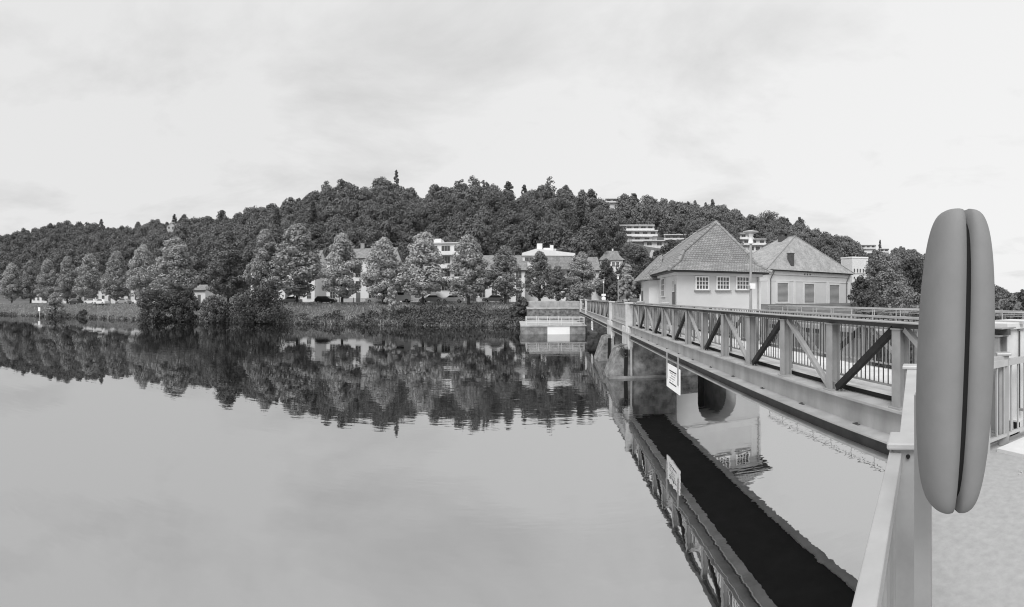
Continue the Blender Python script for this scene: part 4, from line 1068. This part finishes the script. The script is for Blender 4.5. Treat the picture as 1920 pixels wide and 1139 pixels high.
    ann = MB().prism(pa, 1.5, ZE - .35); ao = ann.build('annex', M['wall'], e)
    ce = [C0 - lv * .5, C0 + ln * 1.15 - lv * .25, C0 + ln * 1.2 + lv * 4.6, C0 + lv * 4.9]; ap0 = C0 + lv * 1.5 + ln * -.55; ap1 = C0 + lv * 3.2 + ln * -.55; ra = MB(); z_ = ZE - .33; zt2 = ZE + 1.55
    ra.poly([L3(ce[0], z_), L3(ce[1], z_), L3(ap0, zt2)]); ra.poly([L3(ce[1], z_), L3(ce[2], z_), L3(ap1, zt2), L3(ap0, zt2)]); ra.poly([L3(ce[2], z_), L3(ce[3], z_), L3(ap1, zt2)]); ra.poly([L3(c_, z_) for c_ in ce])
    ra.build('annex_roof', M['tile'], ao, roofuv=True)
    # windows on the front
    fa = float(math.atan2(ax.y, ax.x))
    zw = lambda y, d: EYE + (HY - y) / F * d
    def u_of(xp):
        t = (xp - 960) / F; d = Vector((math.sin(t), math.cos(t))); # ray hits the front wall
        det = ax.x * -d.y + ax.y * d.x; rhs = -FL
        return ((rhs.x) * (-d.y) - (rhs.y) * (-d.x)) / (ax.x * (-d.y) - ax.y * (-d.x)) if abs(det) > 1e-9 else 0
    for xa, xb in ((1305.5, 1327), (1344.5, 1366), (1381.5, 1403)):
        ua, ub = u_of(xa), u_of(xb); um = (ua + ub) / 2; P_ = FL + ax * um; d = P_.length
        w_o = add_window(e, P_.x - O.x, P_.y - O.y, zw(542, d), abs(ub - ua), zw(520.5, d) - zw(542, d), face=fa, frame_m='sign_white', bars=(4, 3))
        MB().b2(-abs(ub - ua) / 2 - .14, abs(ub - ua) / 2 + .14, -.12, 0, -.14, -.08).build('sill', M['louver'], w_o)
    # a plain raised panel and pipe at the right end of the front
    ua, ub = u_of(1409), u_of(1426); 
    pn = MB(); p0_, p1_ = fp(ua, -.03, 0), fp(ub, -.03, 0)
    pn.prism([fp(ua, -.03, 0)[:2], fp(ub, -.03, 0)[:2], fp(ub, .02, 0)[:2], fp(ua, .02, 0)[:2]], 3.3, EYE + .95); pn.build('wall_panel', M['trim'], e)
    MB().tube(fp(wid - .15, -.08, 3.0), fp(wid - .15, -.08, ZE - .2), .045, 8).build('downpipe', M['steel'], e)
    # openings of the bridge-side wall
    la = float(math.atan2(lv.y, lv.x)) + PI
    def lwin(s, z0, w, h, nm='glass', o_=0.0):
        P_ = FL + lv * s + ln * o_; return add_window(e, P_.x - O.x, P_.y - O.y, z0, w, h, face=la, pane_m=nm, bars=(2, 3))
    lwin(3.9, EYE + .1, 1.1, 1.05); lwin(.75, EYE + .35, .35, .6)
    P_ = FL + lv * .75; dd_ = MB().b2(-.4, .4, -.03, .05, 0, 2.15).build('door', M['door'], e); dd_.location = (P_.x - O.x, P_.y - O.y, 2.98); dd_.rotation_euler = (0, 0, la)
    P_ = C0 + ln * .615 + lv * 3.2; dd_ = MB().b2(-.35, .35, -.03, .05, 0, 1.9).build('door', M['door'], e); dd_.location = (P_.x - O.x, P_.y - O.y, 2.98); dd_.rotation_euler = (0, 0, la)
    P_ = C0 + ln * .615 + lv * 3.2; add_window(e, P_.x - O.x, P_.y - O.y, EYE + .7, .5, .55, face=la)
powerhouse()

# ---------------------------------------------------------------- larger power house with hipped roof
def powerhouse2():
    FL, FR = Vector((35.6, 61.0)), Vector((54.4, 64.6)); ax = (FR - FL).normalized(); nb = Vector((-ax.y, ax.x)); dep = 10.7
    W_ = (FR - FL).length; rz = math.atan2(ax.y, ax.x); ZE = EYE + 3.95; z0 = 2.9
    e = empty('hipped_power_house', (FL.x, FL.y, 0), rz, 'large cream power house with plain hipped roof and three grey shutters', 'house')
    MB().b2(0, W_, 0, dep, 0, ZE).build('wall', M['wall'], e)
    MB().b2(-.45, W_ + .45, -.45, dep + .45, ZE, ZE + .16).build('eave_board', M['trim_dark'], e)
    MB().b2(-.12, W_ + .12, -.12, dep + .12, ZE - .55, ZE - .002).b2(-.06, W_ + .06, -.06, dep + .06, ZE - 1.5, ZE - 1.35).build('cornice', M['trim'], e)
    for u in (.005, .28, .68, .97): MB().b2(W_ * u, W_ * u + .5, -.1, 0, 2.9, ZE - 1.51).build('pilaster', M['trim'], e)
    ov = .65; a = [(-ov, -ov, ZE + .16), (W_ + ov, -ov, ZE + .16), (W_ + ov, dep + ov, ZE + .16), (-ov, dep + ov, ZE + .16)]
    def loc(xp, yp, d):
        P_ = px(xp, yp, d); v = Vector((P_.x, P_.y)) - FL; return (v.dot(ax), v.dot(nb), P_.z)
    ZR = EYE + 10.2; t = (1491 - 960) / F; A1 = loc(1491, 443, 80.0); A2 = (A1[0] - .1, A1[1] + 3.2, A1[2])
    r = MB().poly([a[0], a[1], A1]).poly([a[1], a[2], A2, A1]).poly([a[2], a[3], A2]).poly([a[3], a[0], A1, A2]).poly(list(reversed(a)))
    ro = r.build('roof', M['tile_fine'], e, roofuv=True)
    cp = MB()
    for q, A_ in ((a[0], A1), (a[1], A1), (a[2], A2), (a[3], A2), (A1, A2)): cp.tube(q, A_, .1, 6)
    cp.build('ridge_tiles', M['ridge'], ro)
    q = (A2[0] - .75, A2[1] - 1.2, A2[2])
    MB().b2(q[0] - .8, q[0] + .8, q[1] - .4, q[1] + .4, q[2] - 2.0, q[2] + .05).b2(q[0] - .7, q[0] - .62, q[1] - .3, q[1] + .3, q[2] + .05, q[2] + .5).b2(q[0] + .62, q[0] + .7, q[1] - .3, q[1] + .3, q[2] + .05, q[2] + .5).b2(q[0] - .95, q[0] + .95, q[1] - .5, q[1] + .5, q[2] + .5, q[2] + .58).build('chimney', M['steel_dark'], ro)
    # roof vent (tall dark louvre)
    fr = (A1[1] + ov); 
    def on_front(xp, yp):
        # point on the front roof slope seen at the pixel
        th = (xp - 960) / F; d = 66.0
        while d < 90:
            l_ = loc(xp, yp, d); zp = ZE + .16 + (A1[2] - ZE - .16) * (l_[1] + ov) / fr
            if l_[1] > -ov and l_[2] <= zp: return l_
            d += .05
        return l_
    v0 = on_front(1486, 500); hgt = 24 / F * 74
    MB().b2(v0[0] - .35, v0[0] + .35, v0[1], v0[1] + .8, v0[2] - .1, v0[2] + hgt).b2(v0[0] - .42, v0[0] + .42, v0[1] - .06, v0[1] + .9, v0[2] + hgt, v0[2] + hgt + .12).build('roof_vent', M['steel_dark'], ro)
    # shutters
    def u_of(xp):
        th = (xp - 960) / F; d = Vector((math.sin(th), math.cos(th))); s = -FL
        # FL + ax*u = d*k
        det = ax.x * (-d.y) + d.x * ax.y; u = ((-FL.x) * (-d.y) + d.x * (-FL.y) * 1.0) / det
        return u, (FL + ax * u).length
    for xa, xb, ya, yb in ((1457, 1477, 531, 565), (1508, 1526, 533, 567), (1555, 1573, 535, 568.5)):
        (ua, d1), (ub, d2) = u_of(xa), u_of(xb); d = (d1 + d2) / 2; z1, z2 = EYE + (HY - ya) / F * d, EYE + (HY - yb) / F * d
        MB().b2(ua - .25, ua, -.12, .02, z2 - .2, z1 + .25).b2(ub, ub + .25, -.12, .02, z2 - .2, z1 + .25).b2(ua, ub, -.12, .02, z1, z1 + .25).b2(ua - .35, ub + .35, -.2, -.121, z2 - .35, z2 - .2).build('shutter_frame', M['trim'], e)
        s = MB(); n = 16
        for k in range(n):
            zz = z2 + (z1 - z2) * k / n; s.slab([(ua, -.06, zz), (ub, -.06, zz), (ub, .0, zz + (z1 - z2) / n * .9), (ua, .0, zz + (z1 - z2) / n * .9)], .03)
        s.build('shutter', M['louver'], e)
    for u in (.6, W_ - 1.0):
        MB().tube((u, -.14, 2.9), (u, -.14, ZE - 1.2), .07, 8).tube((u, -.14, ZE - 1.2), (u + .5, -.4, ZE - .1), .07, 8).build('downpipe', M['steel_dark'], e)
    # vent holes below the cornice
    for k in (-.6, 0, .6): MB().b2(W_ * .5 + k - .12 - 1.2, W_ * .5 + k + .12 - 1.2, -.14, -.1, ZE - .45, ZE - .2).build('vent_grille', M['steel_dark'], e)
powerhouse2()

# ---------------------------------------------------------------- second walkway with pipe railings, right of the bridge
wk = empty('service_walkway', (0, 0, 0), BR, 'narrow walkway with thin pipe railings beyond the footbridge', 'walkway')
L0 = 14.6; ta, tb = -1.0, 30.0; zk = 2.82
MB().b2(L0 - .12, L0 + 1.5, ta, tb, zk - .22, zk).build('deck', M['concrete'], wk)
MB().b2(L0, L0 + .15, ta, tb, zk - .5, zk - .22).b2(L0 + 1.2, L0 + 1.35, ta, tb, zk - .5, zk - .22).build('beam', M['steel_dark'], wk)
for L in (L0, L0 + 1.4):
    MB().tube((L, ta, EYE - .565), (L, tb, EYE - .565), .028, 8).build('handrail', M['rail'], wk)
    MB().tube((L, ta, EYE - .70), (L, tb, EYE - .70), .014, 6).tube((L, ta, EYE - 1.05), (L, tb, EYE - 1.05), .016, 6).build('mid_rail', M['rail'], wk)
    t = ta + .3
    while t < tb: MB().tube((L, t, zk), (L, t, EYE - .565), .024, 8).build('post', M['rail'], wk); t += 1.9
for t in (12, 21, 29):
    MB().b2(L0 + .2, L0 + 1.1, t - .25, t + .25, -1, zk - .5).build('pier', M['concrete'], wk)

e = empty('signpost', (0, 0, 0), 0, 'pale signpost with square plate on the bank at the far left', 'sign')
p = px(74, 582, 113); p.z = zt(p.x, p.y); e.location = p
MB().tube((0, 0, 0), (0, 0, 2.4), .06, 8).build('post', M['sign_white'], e); MB().b2(-.45, .45, -.1, -.06, 1.5, 2.4).build('plate', M['sign_white'], e)
# ---------------------------------------------------------------- landing platform at the far bank
e = empty('landing_platform', (0, 0, 0), 0, 'low concrete landing with thin railings left of the bridge end', 'platform')
a, b = px(978, 610, 57.7), px(1098, 610, 57.7); zt_ = 1.1; yb = 57.2
MB().b2(a.x, b.x, yb, yb + 10, -1, zt_ - .15).build('block', M['stone_mid'], e)
MB().b2(a.x - .12, b.x + .12, yb - .12, yb + 10.0, zt_ - .15, zt_).build('slab', M['slab'], e)
p1, p2 = px(1026, 610, 57.7).x, px(1068, 610, 57.7).x
MB().b2(p1, p2, yb - .04, yb + .0, -.5, zt_ - .16).build('pale_panel', M['wall2'], e)
p = MB(); x0, x1 = a.x + .6, b.x - .1
for zr in (1.98, 1.66, 1.38): p.tube((x0, yb + .2, zr), (x1, yb + .2, zr), .034, 6).tube((x0, yb + 4, zr), (x1, yb + 4, zr), .034, 6)
for k in range(2): p.tube((x0 if k == 0 else x1, yb + .2, 1.98), (x0 if k == 0 else x1, yb + 4, 1.98), .034, 6)
p.build('rail', M['trim'], e)
for k in range(6):
    x = x0 + (x1 - x0) * k / 5
    for y in (yb + .2, yb + 4): MB().tube((x, y, zt_), (x, y, 1.98), .036, 6).build('post', M['trim'], e)
e = empty('retaining_wall', (0, 0, 0), 0, 'long pale retaining wall with ledge behind the landing platform', 'wall')
a, b = pxY(990, 558, 69), pxY(1090, 558, 69)
MB().b2(a.x, b.x, 69, 76, -1, 2.7).build('lower_wall', M['stone'], e)
MB().b2(a.x - .1, b.x, 68.9, 76, 2.7, 2.9).build('ledge', M['slab'], e)
MB().b2(a.x + .3, b.x, 71, 76, 2.9, 3.85).build('upper_wall', M['concrete'], e)
p = MB()
for k in range(5): x = a.x + 1 + k * 1.7; p.tube((x, 69.1, 2.9), (x, 69.1, 3.8), .02, 6)
p.tube((a.x, 69.1, 3.8), (b.x, 69.1, 3.8), .02, 6).build('rail', M['rail'], e)
# white box and hoarding on the road beyond the bridge
e = empty('storage_box', px(1208, 563, 74), 0, 'white box standing on the far approach left of the tiled power house', 'box')
e.location.z = EYE - .9
MB().b2(-.65, .65, -.35, .35, 0, 1.25).build('body', M['sign_white'], e, bevel=.03); MB().b2(-.7, .7, -.4, .4, 1.25, 1.33).build('lid', M['trim'], e)
# road deck of the far approach
m = MB().b2(4.3, 30, 67.3, 82, 2.3, 3.4); o = m.build('road', M['concrete']); o.rotation_euler = (0, 0, BR); tag(o, kind='structure')

# ---------------------------------------------------------------- near bank: quay, path
GZ = EYE - 1.6
qd = Vector((.707, .707)); 
qa = [(-9, -9.35), (0.28, .12), (3.35, 3.0), (4.1, 3.05)]
quay = [(-9, -9.35), (.30, .10), (3.35, 3.02)] + [tuple(bw_(4.1, 3.2, 0))[:2], tuple(bw_(22, 3.2, 0))[:2], tuple(bw_(40, -12, 0))[:2], (0, -20)]
o = MB().prism(quay, -1.5, GZ).build('pavement', M['asphalt']); tag(o, kind='structure')
# pale stone setts along the edge strip
e = MB().prism([tuple(bw_(4.0, 2.55, 0))[:2], tuple(bw_(9, 2.55, 0))[:2], tuple(bw_(9, 3.0, 0))[:2], tuple(bw_(4.0, 3.0, 0))[:2]], GZ + .0, GZ + .035).build('kerb', M['concrete_pale']); tag(e, kind='structure')

# grit and small stones lying along the pale kerb
gr = MB(); rd = random.Random(8)
for i in range(700):
    L = rd.uniform(3.6, 6.0); t = 2.5 - abs(rd.gauss(0, .45)); v = bw_(L, t, GZ + .004); r = rd.uniform(.004, .018)
    gr.box((v.x, v.y, v.z), (r * 1.4, r, r * .8), rd.random() * 3)
tag(gr.build('gravel', M['slab']), 'loose grit and small stones scattered on the paving by the kerb', 'gravel', kind='stuff')

# timber-coloured guard rail running from the camera to the bridge
fe = empty('guard_rail', (1.45, 1.42, GZ), 0, 'pale flat topped guard rail with capped posts leading to the footbridge', 'railing')
def loc_(v): return (v[0] - 1.45, v[1] - 1.42, v[2] - GZ)
def pp_(x, y, h): d = F * h / (y - HY); t = (x - 960) / F; return Vector((d * math.sin(t), d * math.cos(t), EYE - h))
A = pp_(1680, 812, .6); B = pp_(1711, 692, .6)
P1 = Vector((A.x, A.y)); P2 = Vector((B.x, B.y)); dr_ = (P2 - P1).normalized(); an = math.atan2(dr_.y, dr_.x)
def post(P, w, top, cw, name='post'):
    MB().box(loc_((P.x, P.y, (GZ + top - .03) / 2)), (w, w, top - .03 - GZ), an).build(name, M['steel'], fe, bevel=.006)
    MB().box(loc_((P.x, P.y, top - .015)), (cw, cw, .03), an).build('post_cap', M['rail'], fe, bevel=.008)
def bolt(P, h):
    q = P - Vector((P.x, P.y)).normalized() * .061
    MB().cone(loc_((q.x, q.y, h)), loc_((q.x - .006, q.y - .006, h)), .009, .008, 8).build('bolt', M['black'], fe)
Pn = Vector((1.475, 1.375)); bolt(Pn, EYE - .645); post(Pn, .115, EYE - .585, .165)
Pf = Vector((3.16, 2.90)); post(Pf, .11, EYE - .60, .16)
Pe = Vector(tuple(bw_(4.25, 3.1, 0))[:2]); post(Pe, .11, EYE - .60, .16)
def flat(a, b, za, zb, w=.10, th=.035, nm='top_rail'):
    MB().bar(loc_((a.x, a.y, za)), loc_((b.x, b.y, zb)), w, th).build(nm, M['rail'], fe, bevel=.004)
d2 = (Pf - Pn).normalized()
flat(Pn + d2 * .06, Pf - d2 * .06, EYE - .655, EYE - .655, w=.085, th=.05)
flat(Pf, Pe, EYE - .655, EYE - .655, w=.085, th=.05)
d3 = Vector((.406, .350)).normalized(); Pq = Vector((1.436, 1.406)); Pc = Pq - d3 * 2.6
flat(Pc, Pq, EYE - .66, EYE - .66, w=.052, th=.06)
post(Pc, .11, EYE - .60, .16)
for (a, b) in ((Pn, Pf), (Pf, Pe), (Pc, Pq)):
    v = b - a; L = v.length; n = int(L / .13); g = MB(); u = v / L
    for k in range(1, n): q = a + u * (L * k / n); g.box(loc_((q.x, q.y, GZ + .45)), (.014, .014, .7), an)
    g.bar(loc_((a.x, a.y, GZ + .1)), loc_((b.x, b.y, GZ + .1)), .03, .03); 
    g.build('infill_bars', M['steel'], fe)

# gate railing across the entrance
ge = empty('barrier_railing', tuple(bw_(3.9, 3.05, GZ)), BR, 'pale steel barrier of thin upright bars before the concrete pillar on the right', 'railing')
g = MB().b2(0, 1.9, -.02, .02, .86, .93); g.build('top_rail', M['rail'], ge)
g = MB().b2(0, 1.9, -.015, .015, .10, .13); g.build('bottom_rail', M['rail'], ge)
for k in range(15): MB().b2(k * .13 + .03, k * .13 + .045, -.008, .008, .131, .859).build('bar', M['rail'], ge)
for x in (0, 1.88): MB().b2(x - .02, x + .02, -.025, .025, 0, .86).build('post', M['rail'], ge)
ce = empty('concrete_pillar', tuple(bw_(5.0, 3.1, GZ)), BR, 'massive pale concrete pillar behind the barrier at the right edge', 'pillar')
MB().b2(-.42, .42, .18, .72, 0, 1.22).build('shaft', M['concrete_pale'], ce, bevel=.02); MB().b2(-.47, .47, .14, .76, 1.22, 1.30).build('cap', M['concrete_pale'], ce, bevel=.01)

# ---------------------------------------------------------------- grey rounded housing on its post
ph = empty('rounded_housing', (0, 0, 0), 0, 'tall grey rounded two-shell housing with a dark vertical slot, close to the camera', 'housing')
dH = 1.2; tH = (1790 - 960) / F; cH = Vector((dH * math.sin(tH), dH * math.cos(tH), EYE + (HY - 672) / F * dH))
ph.location = cH
def shell(side):
    """half of a flattened capsule; local y points back to the camera, local x to its right"""
    nz_, na = 46, 18; hh = .368 if side < 0 else .366; rx, ry = .0905, .10; verts = []; faces = []
    for i in range(nz_ + 1):
        ph_ = -PI / 2 + PI * i / nz_; s = math.sin(ph_); z = hh * (abs(s) ** .93) * (1 if s > 0 else -1); c = max(0.0, math.cos(ph_)) ** .46
        sx = c ** 1.0
        for j in range(na + 1):
            a = PI * j / na      # from the slot front round to the slot back
            x = side * (.006 + (rx - .006) * (math.sin(a) ** .58) * sx); y = ry * math.cos(a) * (.35 * sx + .65 * sx ** .6)
            # roll the slot lip inwards
            if j in (0, na): x = side * .009; y *= .93
            verts.append((x, y, z))
        # inner flat side closes the shell
    st = na + 1
    for i in range(nz_):
        for j in range(na): faces.append((i * st + j, i * st + j + 1, (i + 1) * st + j + 1, (i + 1) * st + j))
        faces.append((i * st + na, i * st, (i + 1) * st, (i + 1) * st + na))
    m = MB(); m.v = verts; m.f = faces; o = m.build('shell', M['grey_plastic'], ph, smooth=True); return o
s1 = shell(-1); s2 = shell(1)
core = MB(); nn = 28
for x in (-.0085, .0085): core.v += [(x, .078 * math.copysign(abs(math.cos(2 * PI * i / nn)) ** .6, math.cos(2 * PI * i / nn)), .338 * math.copysign(abs(math.sin(2 * PI * i / nn)) ** .75, math.sin(2 * PI * i / nn))) for i in range(nn)]
core.f = [tuple(range(nn)), tuple(range(2 * nn - 1, nn - 1, -1))] + [(i, (i + 1) % nn, nn + (i + 1) % nn, nn + i) for i in range(nn)]
core = core.build('core_plate', M['black'], ph)
ph.rotation_euler = (0, -R(2.2), -tH + R(180) - R(-19) )
for z in (.15, -.15): MB().box((.0, .0, z), (.03, .03, .05)).bar((0, 0, z), ((1.5 * math.sin((1731 - 960) / F) - cH.x), (1.5 * math.cos((1731 - 960) / F) - cH.y), z), .03, .04)
# post carrying it
pe = MB(); 
po = px(1731, 558, 1.5)
MB().b2(po.x - cH.x - .03, po.x - cH.x + .03, po.y - cH.y - .03, po.y - cH.y + .03, 0, 1).v
pt = empty('housing_post', (po.x, po.y, GZ), -tH, 'dark square post carrying the grey rounded housing', 'post')
MB().b2(-.026, .026, -.026, .026, 0, 1.3).build('tube', M['steel'], pt); MB().b2(-.07, .07, -.07, .07, 0, .012).build('base_plate', M['steel'], pt)
